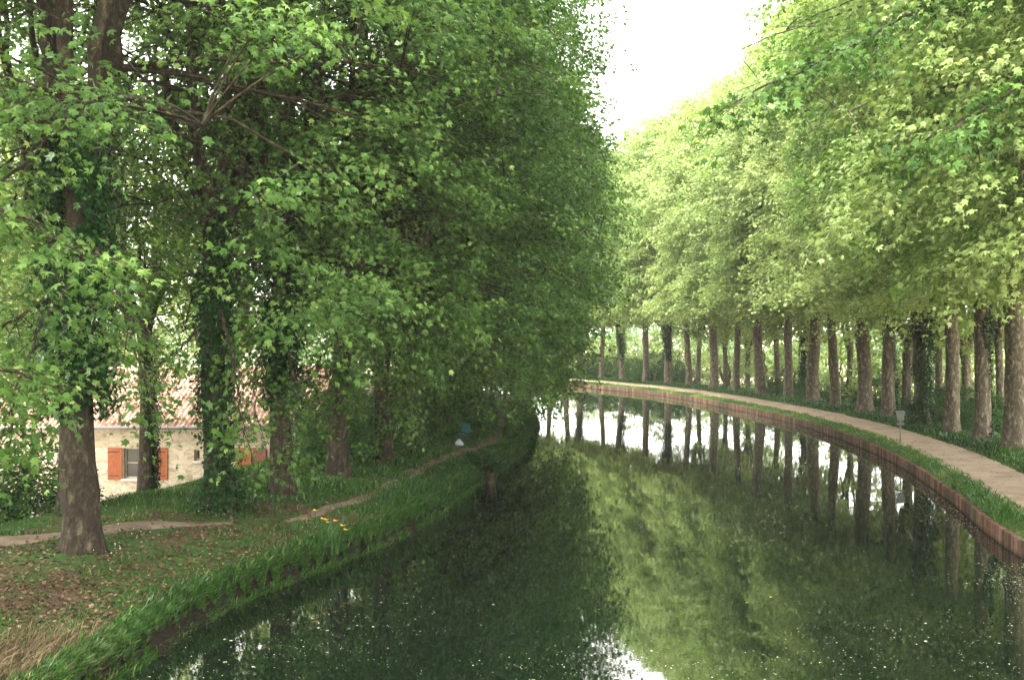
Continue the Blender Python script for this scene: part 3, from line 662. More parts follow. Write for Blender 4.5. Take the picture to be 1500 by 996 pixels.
# shrubs
BU = [gen_bush(200, 2.4, 1.5, 420, 28, .10), gen_bush(201, 3.2, 2.0, 520, 28, .12), gen_bush(202, 1.3, 1.0, 240, 26, .08)]
def bush(x, y, v, s, label, mat='bushleaf', group=None, z=None, rz=0):
    z = float(ground_z((x, y))[0]) if z is None else z
    r = empty('shrub', (x, y, z-.05), rz); r.scale = (s, s, s); props(r, label, 'shrub', group)
    link('stem', BU[v][0], M['bark'], r); link('foliage', BU[v][1], M[mat], r); return r
bush(-12.6, 22.6, 1, .85, 'dark tangled shrub at the left edge behind the dirt trail', 'bushleaf')
bush(-11.0, 23.6, 0, .7, 'low dark shrub between the left edge shrub and the pale-footed tree', 'bushleaf')
bush(-5.6, 31.6, 0, .95, 'dark green shrub between the double-stemmed and stout plane trees', 'bushleaf')
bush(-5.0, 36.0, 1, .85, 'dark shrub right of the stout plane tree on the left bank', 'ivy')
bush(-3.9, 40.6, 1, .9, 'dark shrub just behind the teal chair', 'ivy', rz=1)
bush(-4.0, 47, 1, 1.0, 'shrub beyond the teal chair along the left trail', 'bushleaf', rz=2)
bush(-3.9, 55, 1, 1.1, 'far shrub where the left trail disappears', 'bushleaf', rz=3)
for px, o, v, s, lab, mt in ((958, 5.6, 1, .95, 'round dark shrub between the fourth and fifth far trunks', 'ivy'), (930, 6, 0, 1.0, 'dark shrub left of the round dark one beyond the canal', 'ivy'), (990, 6.2, 0, 1.0, 'shrub right of the ivied trunk beyond the canal', 'bushleaf'), (866, 6.0, 0, 1.1, 'shrub between the two leftmost far trunks', 'bushleaf'), (900, 6.6, 0, 1.1, 'shrub behind the second far trunk', 'bushleaf')):
    x, y, a = on_right(px, o); bush(x, y, v, s, lab, mt, 'shrubs behind the far row')
for px, o, v, s, lab in ((1143, 5.4, 2, 1.1, 'small green bush at the foot of the tenth far trunk'), (1177, 5.6, 2, 1.2, 'small green bush left of the eleventh far trunk'), (1285, 8.2, 1, .9, 'leafy bush behind the clean trunks left of the sign post'), (1415, 6.4, 0, .9, 'dark bush behind the towpath row near the right edge'), (1460, 6.0, 0, .8, 'bush between the last trunks at the right edge'), (1240, 8.5, 0, 1.0, 'bush in the bright gap left of the clean trunk'), (1372, 8.0, 1, .8, 'bush behind the thickly ivied trunk')):
    x, y, a = on_right(px, o); bush(x, y, v, s, lab, 'bushleaf', 'shrubs behind the far row')

VY = [gen_tree(180+i, H=6.6, zb=.7, R=2.6, off=0, zc=1.4, r0=.09, nsp=190, per=24, size=.22, thin=80, nl=5) for i in range(2)]
for i, px in enumerate((846, 868, 896, 924, 952, 985, 1015, 1040, 1068, 1100, 1130, 1166, 1206, 1242, 1284, 1322, 1372, 1416, 1462)):
    x, y, a = on_right(px, 10.5+(i*37 % 5)); z = float(ground_z((x, y))[0])
    far = ('just left of the first', 'between the first and second', 'between the second and third', 'between the third and fourth', 'between the fourth and fifth', 'right of the fifth', 'just right of the sixth', 'just left of the seventh', 'between the seventh and eighth', 'between the eighth and ninth', 'between the ninth and tenth', 'right of the tenth', 'between the eleventh and twelfth', 'right of the twelfth', 'between the thirteenth and fourteenth', 'behind the signpost beside the fourteenth', 'right of the fifteenth', 'right of the sixteenth', 'right of the seventeenth')[i]
    place_tree('young_tree', (x, y, z-.03), i*2.1, .85+.3*((i*53) % 7)/7, 'pale green young tree filling the gap %s towpath trunk' % far, 'tree', 'young trees in the low ground behind the towpath', VY[i % 2], MR)

# distant wood: reads as one mass
rs = np.random.RandomState(9); nW = 5200
th = rs.uniform(-1.0, 1.0, nW); dd = rs.uniform(200, 290, nW)
X = np.sin(th)*dd; Y = np.cos(th)*dd
hw = 9+3.5*np.sin(th*17)+2.5*np.sin(th*41+1)+1.5*np.sin(th*97)
Pw = np.c_[X, Y, -2+hw*rs.uniform(0, 1, nW)**.7]
Dw = rs.normal(0, 1, (nW, 3)); Dw[:, 2] = np.abs(Dw[:, 2])
wd = link('woods', leaves('woods', *sprays(rs, Pw, Dw, rs.uniform(2, 4, nW), 16, 1.0, .35, .5), T_DIA), M['bushleaf']); props(wd, 'hazy belt of distant woodland beyond the fields', 'woods', kind='stuff')

hz = MB().box(-1600, 1600, -420, 1600, -6, 34)
hm, t, out = mat_new('haze air'); pv = t.nodes.new('ShaderNodeVolumePrincipled'); pv.inputs['Color'].default_value = (.95, .96, .90, 1)
pv.inputs['Density'].default_value = 0.00035; pv.inputs['Anisotropy'].default_value = .2; t.links.new(pv.outputs[0], out.inputs['Volume'])
props(hz.build('haze', hm), 'pale humid air veiling the far trees', 'haze', kind='stuff')

# ------------------------------------------------------------ house
HZ = -1.6; HY = 40.4
m, t, out = mat_new('rubble stone wall'); g = N(t, 'ShaderNodeTexCoord').outputs['Object']
gm = mapping(t, g, (1.0, 1.0, 1.9)); vo = N(t, 'ShaderNodeTexVoronoi', feature='DISTANCE_TO_EDGE'); vo.inputs['Scale'].default_value = 5.0
vc = N(t, 'ShaderNodeTexVoronoi'); vc.inputs['Scale'].default_value = 5.0
wob = N(t, 'ShaderNodeTexNoise'); wob.inputs['Scale'].default_value = 3; t.links.new(gm, wob.inputs['Vector'])
gw = mix(t, .12, gm, wob.outputs['Color']); t.links.new(gw, vo.inputs['Vector']); t.links.new(gw, vc.inputs['Vector'])
stone = ramp(t, N(t, 'ShaderNodeSeparateColor').outputs[0], [(0, (.5, .43, .34)), (1, (.5, .43, .34))])
sepc = N(t, 'ShaderNodeSeparateColor'); t.links.new(vc.outputs['Color'], sepc.inputs[0])
stone = ramp(t, sepc.outputs[0], [(0, (.36, .29, .20)), (.5, (.50, .42, .31)), (1, (.60, .52, .41))])
mort = ramp(t, vo.outputs['Distance'], [(.015, (1, 1, 1)), (.06, (0, 0, 0))])
nf = noise(t, g, 9, 6, .7)
col = mix(t, math_(t, 'MULTIPLY', mort, .8), stone, (.50, .43, .33)); col = mix(t, .5, col, ramp(t, nf, [(.3, (.72, .70, .66)), (.7, (1.15, 1.13, 1.08))]), 'MULTIPLY')
principled(t, out, col, .95, .1, math_(t, 'ADD', vo.outputs['Distance'], math_(t, 'MULTIPLY', nf, .15)), .6, .05); M['stone'] = m
m, t, out = mat_new('canal roof tiles'); g = N(t, 'ShaderNodeTexCoord').outputs['Object']
at = N(t, 'ShaderNodeAttribute'); at.attribute_name = 'tint'; nf = noise(t, g, 5, 5, .7)
principled(t, out, ramp(t, math_(t, 'ADD', math_(t, 'MULTIPLY', at.outputs['Fac'], .65), math_(t, 'MULTIPLY', nf, .35)), [(.2, (.18, .105, .08)), (.45, (.34, .215, .165)), (.65, (.43, .31, .245)), (.85, (.52, .43, .35))]), .9, .15, nf, .3, .01); M['tile'] = m
M['shutter'] = simple('orange brown shutter', (.30, .085, .028), .6, .22, 9)
M['shutter_shaded'] = simple('shaded shutter', (.16, .045, .028), .6, .2, 9)  # same shutter boards, shade on the ajar leaf put into the colour
M['iron'] = simple('black iron', (.03, .03, .03), .6, .2)
M['zinc'] = simple('zinc gutter', (.20, .20, .20), .5, .2)
M['rough_stone'] = simple('yellow footing stone', (.48, .36, .20), .95, .4, 4, bstr=.8)
M['glass'] = simple('dark window glass', (.03, .035, .04), .1, .1, spec=.6)
M['sill'] = simple('pale sill', (.55, .52, .46), .9, .1)
M['wood'] = simple('weathered post wood', (.16, .12, .08), .9, .3, 8)
house = empty('house', (-15.6, HY, HZ)); props(house, 'low cream stone house with pink tiled roof and orange shutters behind the left trees', 'house')
X0, X1, DEP, EH = -8.4, 7.3, 9.6, 2.92
def hx(px, y=HY): return (px-750)/FPX*y+15.6
W1 = (hx(181), hx(227), .78, 2.02); W2 = (hx(349), hx(391), .78, 2.02); WS = (hx(284.5), hx(292.5), 1.50, 1.95)
wallm = MB(); TH = .45
def front_wall(mb, x0, x1, z0, z1, holes):
    xs = sorted({x0, x1, *[h[0] for h in holes], *[h[1] for h in holes]})
    for a, b in zip(xs[:-1], xs[1:]):
        hs = [h for h in holes if h[0] <= a+1e-6 and h[1] >= b-1e-6]
        if hs: h = hs[0]; mb.box(a, b, 0, TH, z0, h[2]); mb.box(a, b, 0, TH, h[3], z1)
        else: mb.box(a, b, 0, TH, z0, z1)
front_wall(wallm, X0, X1, -.4, EH, [W1, WS, W2])
wallm.box(X0, X0+TH, TH, DEP, -.4, EH); wallm.box(X1-TH, X1, TH, DEP, -.4, EH); wallm.box(X0+TH, X1-TH, DEP-TH, DEP, -.4, EH)
RID = EH+2.05
for xx in (X0, X1-TH):
    n = len(wallm.v); 
    wallm.v += [(xx, 0, EH), (xx, DEP, EH), (xx, DEP/2, RID-.1), (xx+TH, 0, EH), (xx+TH, DEP, EH), (xx+TH, DEP/2, RID-.1)]
    wallm.f += [(n, n+2, n+1), (n+3, n+4, n+5), (n, n+3, n+5, n+2), (n+1, n+2, n+5, n+4)]
wallm.build('wall', M['stone'], house)
# tiled roof: barrel tiles as real relief, both slopes
def slope(front):
    LX = X1-X0+.5; nx = int(LX/.21)*8; run = DEP/2+.38; ny = 17
    xs = np.linspace(X0-.25, X1+.25, nx+1); rows = []; trow = []
    for r in range(ny):
        for e, dz in ((0.0, .045), (1.0, .0)): rows.append(((r+e*.999)/ny, dz)); 
    U = np.array([q[0] for q in rows]); DZ = np.array([q[1] for q in rows])
    y = -.38+U*run; z = EH-.10+(U*run)*(2.15/run)
    Xg = np.broadcast_to(xs[None], (len(U), nx+1)); wave = .055*np.sign(np.cos(xs*2*math.pi/.21))*np.abs(np.cos(xs*2*math.pi/.21))**.6
    Zg = z[:, None]+DZ[:, None]+wave[None]+.012*vn(Xg, U[:, None]*8, 1.5, 31)
    Yg = np.broadcast_to(y[:, None], Xg.shape)
    if not front: Yg = DEP-Yg
    mm = nx+1; n = len(U); i = np.arange(n-1)[:, None]*mm+np.arange(nx)[None]
    F = np.stack([i, i+1, i+mm+1, i+mm], -1).reshape(-1, 4)
    rr = np.random.RandomState(4); tt = rr.rand(n, int(nx/4)+2); tint = tt[np.arange(n-1)[:, None]//2, (np.arange(nx)[None]+2)//4]
    return np_mesh('tiles', np.c_[Xg.ravel(), Yg.ravel(), Zg.ravel()], F, False, tint.ravel())
rf = link('roof', slope(True), M['tile'], house); link('roof', slope(False), M['tile'], house)
MB().tube([(X0-.25, DEP/2, RID+.07), (X1+.25, DEP/2, RID+.07)], .13, 10).build('ridge_tile', simple('ridge', (.45, .27, .19)), rf, True)
ch = MB().box(-4.3, -3.6, DEP/2+.2, DEP/2+.8, RID-.6, RID+.75).box(-4.36, -3.54, DEP/2+.14, DEP/2+.86, RID+.752, RID+.84).build('chimney', M['stone'], rf)
MB().tube([(X0-.25, -.46, EH-.03), (X1+.25, -.46, EH-.05)], .065, 8).build('gutter', M['zinc'], house, True)
pl = MB(); rr = random.Random(3); x = hx(322)
while x < X1-.1:
    w_ = rr.uniform(.16, .34); h_ = rr.uniform(.1, .2); z = -.05
    while z < rr.uniform(.3, .55):
        pl.box(x, x+w_-.015, -.10-rr.random()*.05, -.002, z, z+h_-.015); z += h_; h_ = rr.uniform(.1, .18)
    x += w_
pl.build('footing', M['rough_stone'], house, bevel=.02)
def shutter(x0, x1, z0, z1, mat, ajar=0.0, closed=False):
    r = empty('shutter', (x0, -.01, 0)); r.parent = house; r.rotation_euler = (0, 0, ajar)
    mb = MB(); n = max(3, int((x1-x0)/.1)); w_ = (x1-x0)/n
    for i in range(n): mb.box(i*w_+.003, (i+1)*w_-.003, -.045, -.012, z0, z1)
    mb.build('board', mat, r)
    for zz in (z0+.17, z1-.17): MB().box(.02, (x1-x0)*.8, -.056, -.0455, zz-.018, zz+.018).build('hinge', M['iron'], r)
def window(W, wide):
    a, b, z0, z1 = W; f = MB(); y = .2
    f.box(a, a+.06, y, y+.06, z0, z1).box(b-.06, b, y, y+.06, z0, z1).box(a+.06, b-.06, y, y+.06, z0, z0+.06).box(a+.06, b-.06, y, y+.06, z1-.06, z1)
    if wide: f.box((a+b)/2-.035, (a+b)/2+.035, y, y+.06, z0+.06, z1-.06).box(a+.06, (a+b)/2-.035, y+.01, y+.05, (z0+z1)/2-.015, (z0+z1)/2+.015).box((a+b)/2+.035, b-.06, y+.01, y+.05, (z0+z1)/2-.015, (z0+z1)/2+.015)
    wo_ = f.build('window', simple('window frame paint', (.45, .40, .33), .6), house)
    MB().box(a+.06, b-.06, y+.025, y+.035, z0+.06, z1-.06).build('pane', M['glass'], wo_)
    MB().box(a-.08, b+.08, -.09, .199, z0-.09, z0-.002).build('sill', M['sill'], wo_, bevel=.01)
window(W1, True); window(WS, False); window(W2, True)
shutter(hx(158.5), hx(179.5), .74, 2.04, M['shutter']); shutter(hx(228), hx(246), .74, 2.04, M['shutter'])
shutter(W2[0]-.02, (W2[0]+W2[1])/2-.04, .74, 2.04, M['shutter'])
shutter((W2[0]+W2[1])/2+.03, W2[1]+.02, .74, 2.04, M['shutter_shaded'], ajar=-.22)
# yard road
m = path_mat('pale road', (.30, .27, .25), (.38, .35, .33), (.46, .43, .40))
rd = MB(); xs = np.arange(-60, -7.2, 1.0); V = []
for x in xs: V += [(x, 34.6+.3*math.sin(x*.4), -1.53), (x, 40.35, -1.53)]
n = len(xs); F = np.array([(2*i, 2*i+2, 2*i+3, 2*i+1) for i in range(n-1)])
props(link('road', np_mesh('road', np.array(V), F), m), kind='structure')
# fence right of the house: post + ivied slat panel
fr = empty('garden_fence', (-7.9, 39.6, -1.6)); props(fr, 'weathered slatted garden fence right of the house corner', 'fence')
for x in (0, 1.1, 2.3, 3.5): MB().box(x-.08, x+.08, -.08, .08, -.3, 2.1).build('post', M['wood'], fr, bevel=.01)
for x in (.08, 1.18, 2.38):
    mb = MB()
    for k in range(13): mb.box(x+.003, x+(.94 if x < 1 else 1.04)-.003, -.02, .02, .12+k*.145, .12+k*.145+.11)
    mb.build('slat_panel', M['wood'], fr)

# ------------------------------------------------------------ sign by the towpath (seen from behind)
def groundz(x, y): return float(ground_z((x, y))[0])
M['galv'] = simple('weathered grey paint', (.13, .145, .125), .8, .15, 10)
k = np.abs(750+(RE[:, 0]+RN[:, 0]*.75)/np.maximum(RE[:, 1], 1)*FPX-1318.5+1e6*(RE[:, 1] < 8)).argmin(); q = RE[k]+RN[k]*.75
sg = empty('signpost', (q[0], q[1], groundz(*q)), R_(-8)); sg.scale = (.82, 1, .95); props(sg, 'small grey signpost with a tapering plate, standing on the verge beside the towpath', 'sign')
MB().tube([(0, 0, -.3), (0, 0, 1.22)], .032, 12).build('post', M['galv'], sg, True)
MB().prism([(-.245, 1.42), (.245, 1.42), (.19, 1.17), (.14, .98), (-.14, .98), (-.19, 1.17)], -.052, -.036).build('sign_plate', M['galv'], sg, bevel=.003)
MB().prism([(-.2, .90), (.2, .90), (.16, .80), (-.16, .80)], -.052, -.036).build('lower_plate', M['galv'], sg, bevel=.003)
for zz in (1.27, 1.04, .85): MB().box(-.12, .12, -.035, -.028, zz-.02, zz+.02).box(-.05, .05, -.028, .04, zz-.012, zz+.012).build('bracket', M['galv'], sg)

# ------------------------------------------------------------ teal chair and white bag on the left bank
M['teal'] = simple('teal canvas', (.010, .085, .10), .8, .15, 12)
M['bagw'] = simple('white plastic', (.38, .42, .46), .5, .08, 10)
def lpos(px, y): return (px-750)/FPX*y, y
x, y = lpos(678, 38.2); ct = empty('folding_chair', (x, y, groundz(x, y)+.0), R_(-35)); props(ct, 'small teal canvas folding chair beside the dirt trail', 'chair'); ct.scale = (.75, .75, .85)
MB().box(-.26, .26, -.24, .24, .40, .43).build('seat', M['teal'], ct, bevel=.01)
bk = MB(); bk.prism([(-.26, .5), (.26, .5), (.27, .9), (-.27, .9)], .25, .275); b_ = bk.build('backrest', M['teal'], ct, bevel=.008)
for sx in (-1, 1):
    MB().tube([(sx*.28, -.25, 0), (sx*.28, .26, .5), (sx*.28, .29, .93)], .013, 6).build('leg', M['iron'], ct, True)
    MB().tube([(sx*.27, .27, 0), (sx*.27, -.26, .44)], .013, 6).build('leg', M['iron'], ct, True)
MB().tube([(-.28, .24, .01), (.28, .24, .01)], .01, 6).build('stretcher', M['iron'], ct, True)
x, y = lpos(672.5, 37.6); rs = np.random.RandomState(3)
bg_ = MB(); K = 12; prof = [(0.0, .13), (.02, .17), (.1, .18), (.18, .15), (.25, .09), (.28, .05), (.33, .07)]
for z, r in prof:
    for j in range(K):
        a = 2*math.pi*j/K; rr = r*(1+.12*math.sin(3*a+z*20)+.08*math.sin(5*a)); bg_.v.append((rr*math.cos(a)*1.2, rr*math.sin(a)*.8, z))
for i in range(len(prof)-1):
    for j in range(K): bg_.f.append((i*K+j, i*K+(j+1) % K, (i+1)*K+(j+1) % K, (i+1)*K+j))
bg_.f.append(tuple(range(K))[::-1])
b = bg_.build('carrier_bag', M['bagw'], None, True); b.scale = (.75, .75, .75); b.location = (x, y, groundz(x, y)+.01); props(b, 'crumpled white carrier bag on the ground beside the teal chair', 'bag')
# short stump with a tuft at the water's edge
x, y = (713-750)/FPX*33.4, 33.4
st = MB().tube([(0, 0, -.8), (.02, 0, 0), (0, .01, .35), (-.06, 0, .62)], [.2, .16, .14, .17], 12).build('stump', M['bark'], None, True); st.location = (x+.1, y, .0); props(st, 'dark leaning stump at the left waterline', 'stump')
BUt = gen_bush(210, .55, .42, 120, 14, .07)
rt = empty('shrub', (x-.02, y+.05, .45)); props(rt, 'small dark tuft of leaves growing at the waterside stump', 'shrub'); link('stem', BUt[0], M['bark'], rt); link('foliage', BUt[1], M['ivy'], rt)

# ------------------------------------------------------------ irises
def iris(x, y, s, label, heads, seed):
    rs = np.random.RandomState(seed); r = empty('iris', (x, y, groundz(x, y)-.03)); r.scale = (s, s, s); props(r, label, 'flower', 'yellow irises on the left bank')
    n = 34; ph = rs.uniform(0, 6.28, n); V = []; F = []; tn = []
    for i in range(n):
        b = np.array([rs.normal(0, .12), rs.normal(0, .10), 0]); h = rs.uniform(.45, .85); d = np.array([math.cos(ph[i]), math.sin(ph[i]), 0])*rs.uniform(.05, .3)
        sd = np.array([-math.sin(ph[i]+1), math.cos(ph[i]+1), 0])*.016; k0 = len(V)
        for u, wd in ((0, 1), (.35, 1.1), (.7, .8), (1, .05)):
            c = b+d*u*u+np.array([0, 0, h*u*(1-.15*u*(np.linalg.norm(d) > .2))]); V += [c-sd*wd, c+sd*wd]
        for j in range(3): F.append((k0+2*j, k0+2*j+1, k0+2*j+3, k0+2*j+2)); tn.append(rs.rand()*.6)
    link('foliage', np_mesh('blades', np.array(V), np.array(F), False, np.array(tn)), M['bushleaf'], r)
    for hxx, hyy, hz in heads:
        st = MB().tube([(hxx*.4, hyy*.4, 0), (hxx*.8, hyy*.8, hz*.6), (hxx, hyy, hz)], .008, 5).build('stem', M['iron'] if 0 else M['bushleaf'], r)
        P = np.tile(np.array([[hxx, hyy, hz]]), (9, 1)); a = np.arange(9)*2.1
        T = np.c_[np.cos(a), np.sin(a), np.where(np.arange(9) % 3 == 0, 1.2, -.25)]; Nn = np.c_[-np.cos(a)*.5, -np.sin(a)*.5, np.ones(9)]
        link('flower', leaves('petals', P, Nn, T, np.full(9, .085), rs.rand(9), T_DIA), M['petal'], r)
x, y = (478-750)/FPX*21.2, 21.2
iris(x, y, 1.0, 'clump of sword-leaved yellow irises with several blooms at the water edge', [(-.24, 0, .92), (-.08, .02, .74), (0, -.03, .73), (.02, .05, .66), (.19, 0, .70), (.34, 0, .60), (.42, -.05, .52)], 4)
iris((755-750)/FPX*39.5-.05, 39.5, .8, 'small far clump with a single yellow iris near the bend of the left bank', [(0, 0, .8), (.08, 0, .55)], 5)

# ------------------------------------------------------------ grass, litter, wild flowers, floating debris
def blades(name, P, h, wid, lean, rs, tint, mat, label):
    n = len(P); a = rs.uniform(0, 6.283, n); sd = np.c_[np.cos(a), np.sin(a), np.zeros(n)]*wid[:, None]
    b = rs.uniform(0, 6.283, n); d = np.c_[np.cos(b), np.sin(b), np.zeros(n)]*(lean*h)[:, None]
    if P.shape[1] == 5: d = d+np.c_[P[:, 3], P[:, 4], np.zeros(n)]; P = P[:, :3]
    up = np.c_[np.zeros(n), np.zeros(n), h]
    V = np.stack([P-sd, P+sd, P+up*.6+d*.35-sd*.7, P+up*.6+d*.35+sd*.7, P+up*.92+d], 1).reshape(-1, 3)
    k = np.arange(n)*5; F = np.concatenate([np.stack([k, k+1, k+3], -1), np.stack([k, k+3, k+2], -1), np.stack([k+2, k+3, k+4], -1)])
    o = link(name, np_mesh(name, V, F, False, np.tile(tint, 3)), mat); props(o, label, 'grass', kind='stuff'); return o
rs = np.random.RandomState(31)
def Lat(y):
    return np.c_[np.interp(y, LE[:, 1], LE[:, 0]), y], np.c_[np.interp(y, LE[:, 1], LN[:, 0]), np.interp(y, LE[:, 1], LN[:, 1])]
def left_points(n, y0, y1, o0, o1, pw=1.0):
    y = y0+(y1-y0)*rs.uniform(0, 1, n)**pw; o = rs.uniform(o0, o1, n); L, Nq = Lat(y)
    return np.c_[L+Nq*o[:, None], np.zeros(n)], o
def pdist(P, L):
    out = np.empty(len(P))
    for i in range(0, len(P), 5000): out[i:i+5000] = np.sqrt(((P[i:i+5000, None, :2]-L[None])**2).sum(2).min(1))
    return out
lp = LP0[::2]; lp2 = LP[::2]
P, o = left_points(190000, 11, 66, .02, 9.0, 1.35)
x, y = P[:, 0], P[:, 1]
dens = .50+.45*vn(x, y, .9, 41)+.35*vn(x, y, 2.6, 42)
near_band = np.clip(1-np.abs((y-17)/7), 0, 1)*np.clip((o-.6)/.7, 0, 1)*np.clip((4.2-o)/1.2, 0, 1)     # leaf litter zone under the nearest trees
dens = dens-.85*near_band+.5*(o < .7)+.35*(y > 24)
dP = pdist(P, lp); dens = np.where(dP < .45, dens-1.2, dens); dQ = pdist(P, lp2); dens = np.where(dQ < .3, dens-.75, dens)
keep = rs.uniform(0, 1, len(P)) < np.clip(dens, .03, 1); P, o, dP = P[keep], o[keep], dP[keep]; x, y = P[:, 0], P[:, 1]
P[:, 2] = ground_z(P[:, :2])-.01
h = (.06+.08*np.clip(vn(x, y, 1.6, 43)+.5, 0, 1.5))*rs.uniform(.5, 1.5, len(P))*np.where(dP < .6, .6, 1)*np.where(o < .6, .8, 1)*np.where(y < 22, .72, 1)
blades('grass', P, h, .006+h*.028+.00012*y, .45, rs, np.clip(.34+.28*vn(x, y, .8, 44)+rs.normal(0, .16, len(P))+.5*(rs.rand(len(P)) < .05), 0, 1), M['grass'], 'rough green grass on the left bank')
# grass hanging over the left waterline
P, o = left_points(120000, 11, 60, -.16, .34, 1.3); x, y = P[:, 0], P[:, 1]; keep = (vn(x, y, 2.2, 45)+rs.normal(0, .5, len(P)) > -.5) & ((o > -.06) | (rs.rand(len(P)) < .12)); P, o = P[keep], o[keep]; x, y = P[:, 0], P[:, 1]
P[:, 2] = np.maximum(ground_z(P[:, :2])+.04, -.03); h = rs.uniform(.10, .34, len(P))*np.where(o < -.08, .8, 1); od = rs.uniform(.1, .75, len(P)); az = rs.normal(0, .6, len(P)); Nq = -Lat(y)[1]
Nq = np.c_[Nq[:, 0]*np.cos(az)-Nq[:, 1]*np.sin(az), Nq[:, 0]*np.sin(az)+Nq[:, 1]*np.cos(az)]
P5 = np.c_[P, Nq*(h*od)[:, None]]
blades('grass', P5, h*(1.0-.9*od), .008+.02*h, .3, rs, np.clip(rs.normal(.22, .18, len(P))+.7*(rs.rand(len(P)) < .06), 0, 1), M['grass'], 'longer grass hanging over the left waterline')
# right verge grass
def right_points(n, o0, o1, ymin=14):
    kk = np.where((RE[:, 1] > ymin) & (RE[:, 0] > -10))[0]; u = kk[0]+rs.uniform(0, 1, n)**1.6*(len(kk)-1); o = rs.uniform(o0, o1, n); ar = np.arange(len(RE)); F2 = lambda A: np.c_[np.interp(u, ar, A[:, 0]), np.interp(u, ar, A[:, 1])]
    return np.c_[F2(RE)+F2(RN)*o[:, None], np.zeros(n)], o
P, o = right_points(46000, .02, .85); x, y = P[:, 0], P[:, 1]; keep = rs.uniform(0, 1, len(P)) < np.clip(.75+.5*vn(x, y, 1.3, 51)-.5*(o > .65), .12, 1); P, o = P[keep], o[keep]; x, y = P[:, 0], P[:, 1]
P[:, 2] = ground_z(P[:, :2])-.01; h = (.07+.05*np.clip(vn(x, y, 1.2, 52)+.4, 0, 1.4))*rs.uniform(.5, 1.5, len(P))
blades('grass', P, h, .006+h*.03+.00012*y, .5, rs, np.clip(.62+.25*vn(x, y, .9, 53)+rs.normal(0, .15, len(P)), 0, 1), M['grass'], 'short yellowish grass between the stake wall and the towpath')
P, o = right_points(90000, 2.5, 6.5); x, y = P[:, 0], P[:, 1]; P[:, 2] = ground_z(P[:, :2])-.01
h = (.12+.1*np.clip(vn(x, y, 1.4, 54)+.4, 0, 1.4))*rs.uniform(.5, 1.5, len(P))*np.clip((o-2.4)/.6, .35, 1)
blades('grass', P, h, .008+h*.03+.00014*y, .45, rs, np.clip(.40+.2*vn(x, y, .9, 55)+rs.normal(0, .15, len(P)), 0, 1), M['grass'], 'lush green grass at the feet of the towpath trees')
# dry straw tufts at the near left bank
P, o = left_points(6000, 11.5, 17.5, .0, 1.3, 1.0); x, y = P[:, 0], P[:, 1]; keep = vn(x, y, 2.4, 61)+rs.normal(0, .3, len(P))+1.2*np.clip(1-np.abs(y-13.2)/1.4, 0, 1)-3*(y > 14.6) > .6; P, o = P[keep], o[keep]; x, y = P[:, 0], P[:, 1]
P[:, 2] = ground_z(P[:, :2]); h = rs.uniform(.15, .5, len(P)); az = rs.normal(0, .9, len(P)); Nq = -Lat(y)[1]; Nq = np.c_[Nq[:, 0]*np.cos(az)-Nq[:, 1]*np.sin(az), Nq[:, 0]*np.sin(az)+Nq[:, 1]*np.cos(az)]
blades('dry_grass', np.c_[P, Nq*(h*.6)[:, None]], h*.6, np.full(len(P), .006), .5, rs, rs.uniform(0, 1, len(P)), M['straw'], 'dry straw-coloured grass tufts at the near water edge')
# fallen leaves
P, o = left_points(46000, 11, 34, .25, 7.0, 1.2); x, y = P[:, 0], P[:, 1]
near_band = np.clip(1.25-np.abs((y-17)/7), 0, 1)*np.clip((o-.2)/.5, 0, 1)*np.clip((5.0-o)/1.2, 0, 1)
keep = rs.uniform(0, 1, len(P)) < np.clip(near_band*(.9+.4*vn(x, y, 1.3, 62))+.07, 0, 1); P = P[keep]; P[:, 2] = ground_z(P[:, :2])+.02+.02*rs.rand(len(P)); n = len(P)
Nn = np.c_[rs.normal(0, .4, (n, 2)), np.ones(n)]; T = rs.normal(0, 1, (n, 3)); T[:, 2] = 0
props(link('leaf_litter', leaves('litter', P, Nn, T, rs.uniform(.03, .09, n), rs.uniform(0, 1, n), T_TRI), M['litter']), 'brown fallen leaves scattered over the near left bank', 'leaf litter', kind='stuff')
kq, o = right_points(5000, .6, 2.9); kq[:, 2] = ground_z(kq[:, :2])+.04; n = len(kq)
keep = (np.abs(o-1.65) > .75) | (rs.rand(n) < .12); kq = kq[keep]; n = len(kq)
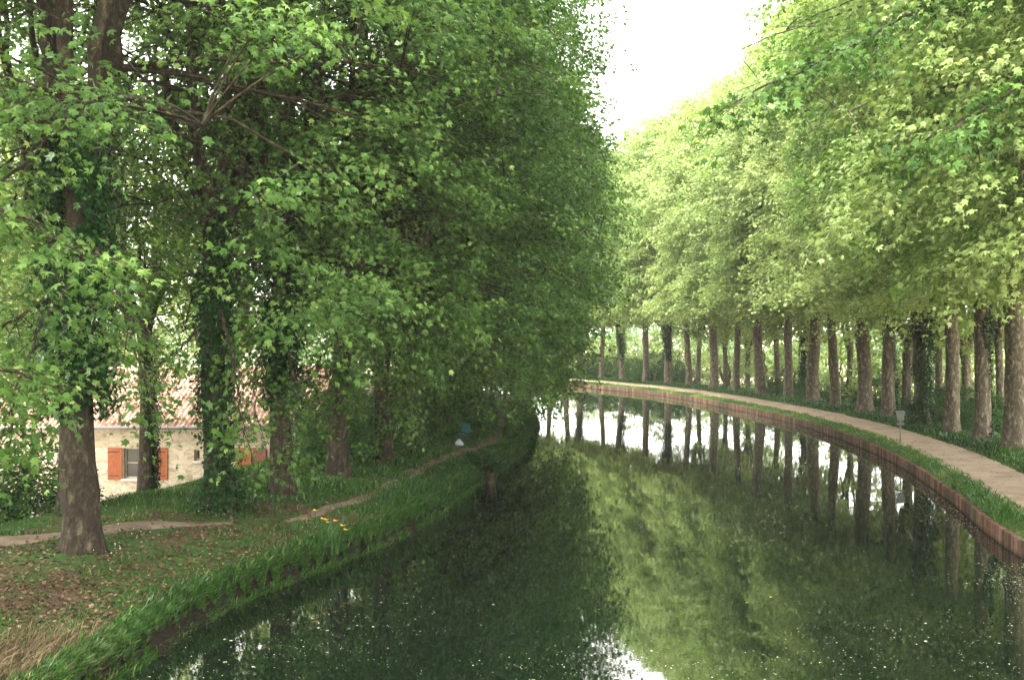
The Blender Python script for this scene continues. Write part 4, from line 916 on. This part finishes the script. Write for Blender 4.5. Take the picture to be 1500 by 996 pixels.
props(link('leaf_litter', leaves('litter', kq, np.c_[rs.normal(0, .3, (n, 2)), np.ones(n)], np.c_[rs.normal(0, 1, (n, 2)), np.zeros(n)], rs.uniform(.04, .10, n), rs.uniform(.2, 1, n), T_TRI), M['litter']), 'scattered dry leaves along both edges of the towpath', 'leaf litter', kind='stuff')
# white wild flowers
cl = [(-7.6, 19.0, .5), (-6.4, 21.6, .7), (-6.9, 17.7, .4), (-4.9, 29.0, .8), (-4.3, 30.5, 1.0), (-3.6, 27.3, .5), (-4.0, 25.5, .6), (-9.4, 21.5, .6), (-11.5, 22.0, .7)]
P = np.concatenate([np.c_[rs.normal(a, s*.6, 28), rs.normal(b_, s*.5, 28), np.zeros(28)] for a, b_, s in cl]); P[:, 2] = ground_z(P[:, :2])+rs.uniform(.1, .35, len(P)); n = len(P)
props(link('wildflowers', leaves('petals', P, np.c_[rs.normal(0, .5, (n, 2)), np.ones(n)], rs.normal(0, 1, (n, 3)), rs.uniform(.015, .036, n), rs.rand(n), T_DIA), M['white_petal']), 'tiny white wildflowers dotted in the left bank grass', 'wildflowers', kind='stuff')
# floating debris
n = 42000; u = rs.uniform(0, 1, n)**1.5; y = 11+85*u; iL = np.clip(np.searchsorted(LE[:330, 1], np.minimum(y, 75)), 0, 329)
xl = np.interp(y, LE[:380, 1], LE[:380, 0]); xr = np.interp(y, RE[:480, 1], RE[:480, 0]); v = rs.uniform(0, 1, n); v = np.where(rs.rand(n) < .28, 1-.10*rs.rand(n)**1.5, v)
x = xl+.1+(xr-xl-.25)*v; keep = rs.uniform(0, 1, n) < np.clip(.12+.6*vn(x, y, .35, 71)+.7*vn(x, y, 1.4, 72)+.5*(v > .92), .03, 1)
x, y = x[keep], y[keep]; n = len(x); sz = rs.uniform(.008, .028, n)+.05*(rs.rand(n) < .04)*rs.rand(n)
P = np.c_[x, y, np.full(n, .006)]
props(link('floating_debris', leaves('flecks', P, np.c_[np.zeros((n, 2)), np.ones(n)]+rs.normal(0, .03, (n, 3)), np.c_[rs.normal(0, 1, (n, 2)), np.zeros(n)], sz+.0003*y, rs.rand(n), (T_DIA[0]*np.array([1, 1, .05]), T_DIA[1][:, ::-1])), M['scum']), 'pale specks of leaf and pollen drifting on the canal', 'floating debris', kind='stuff')
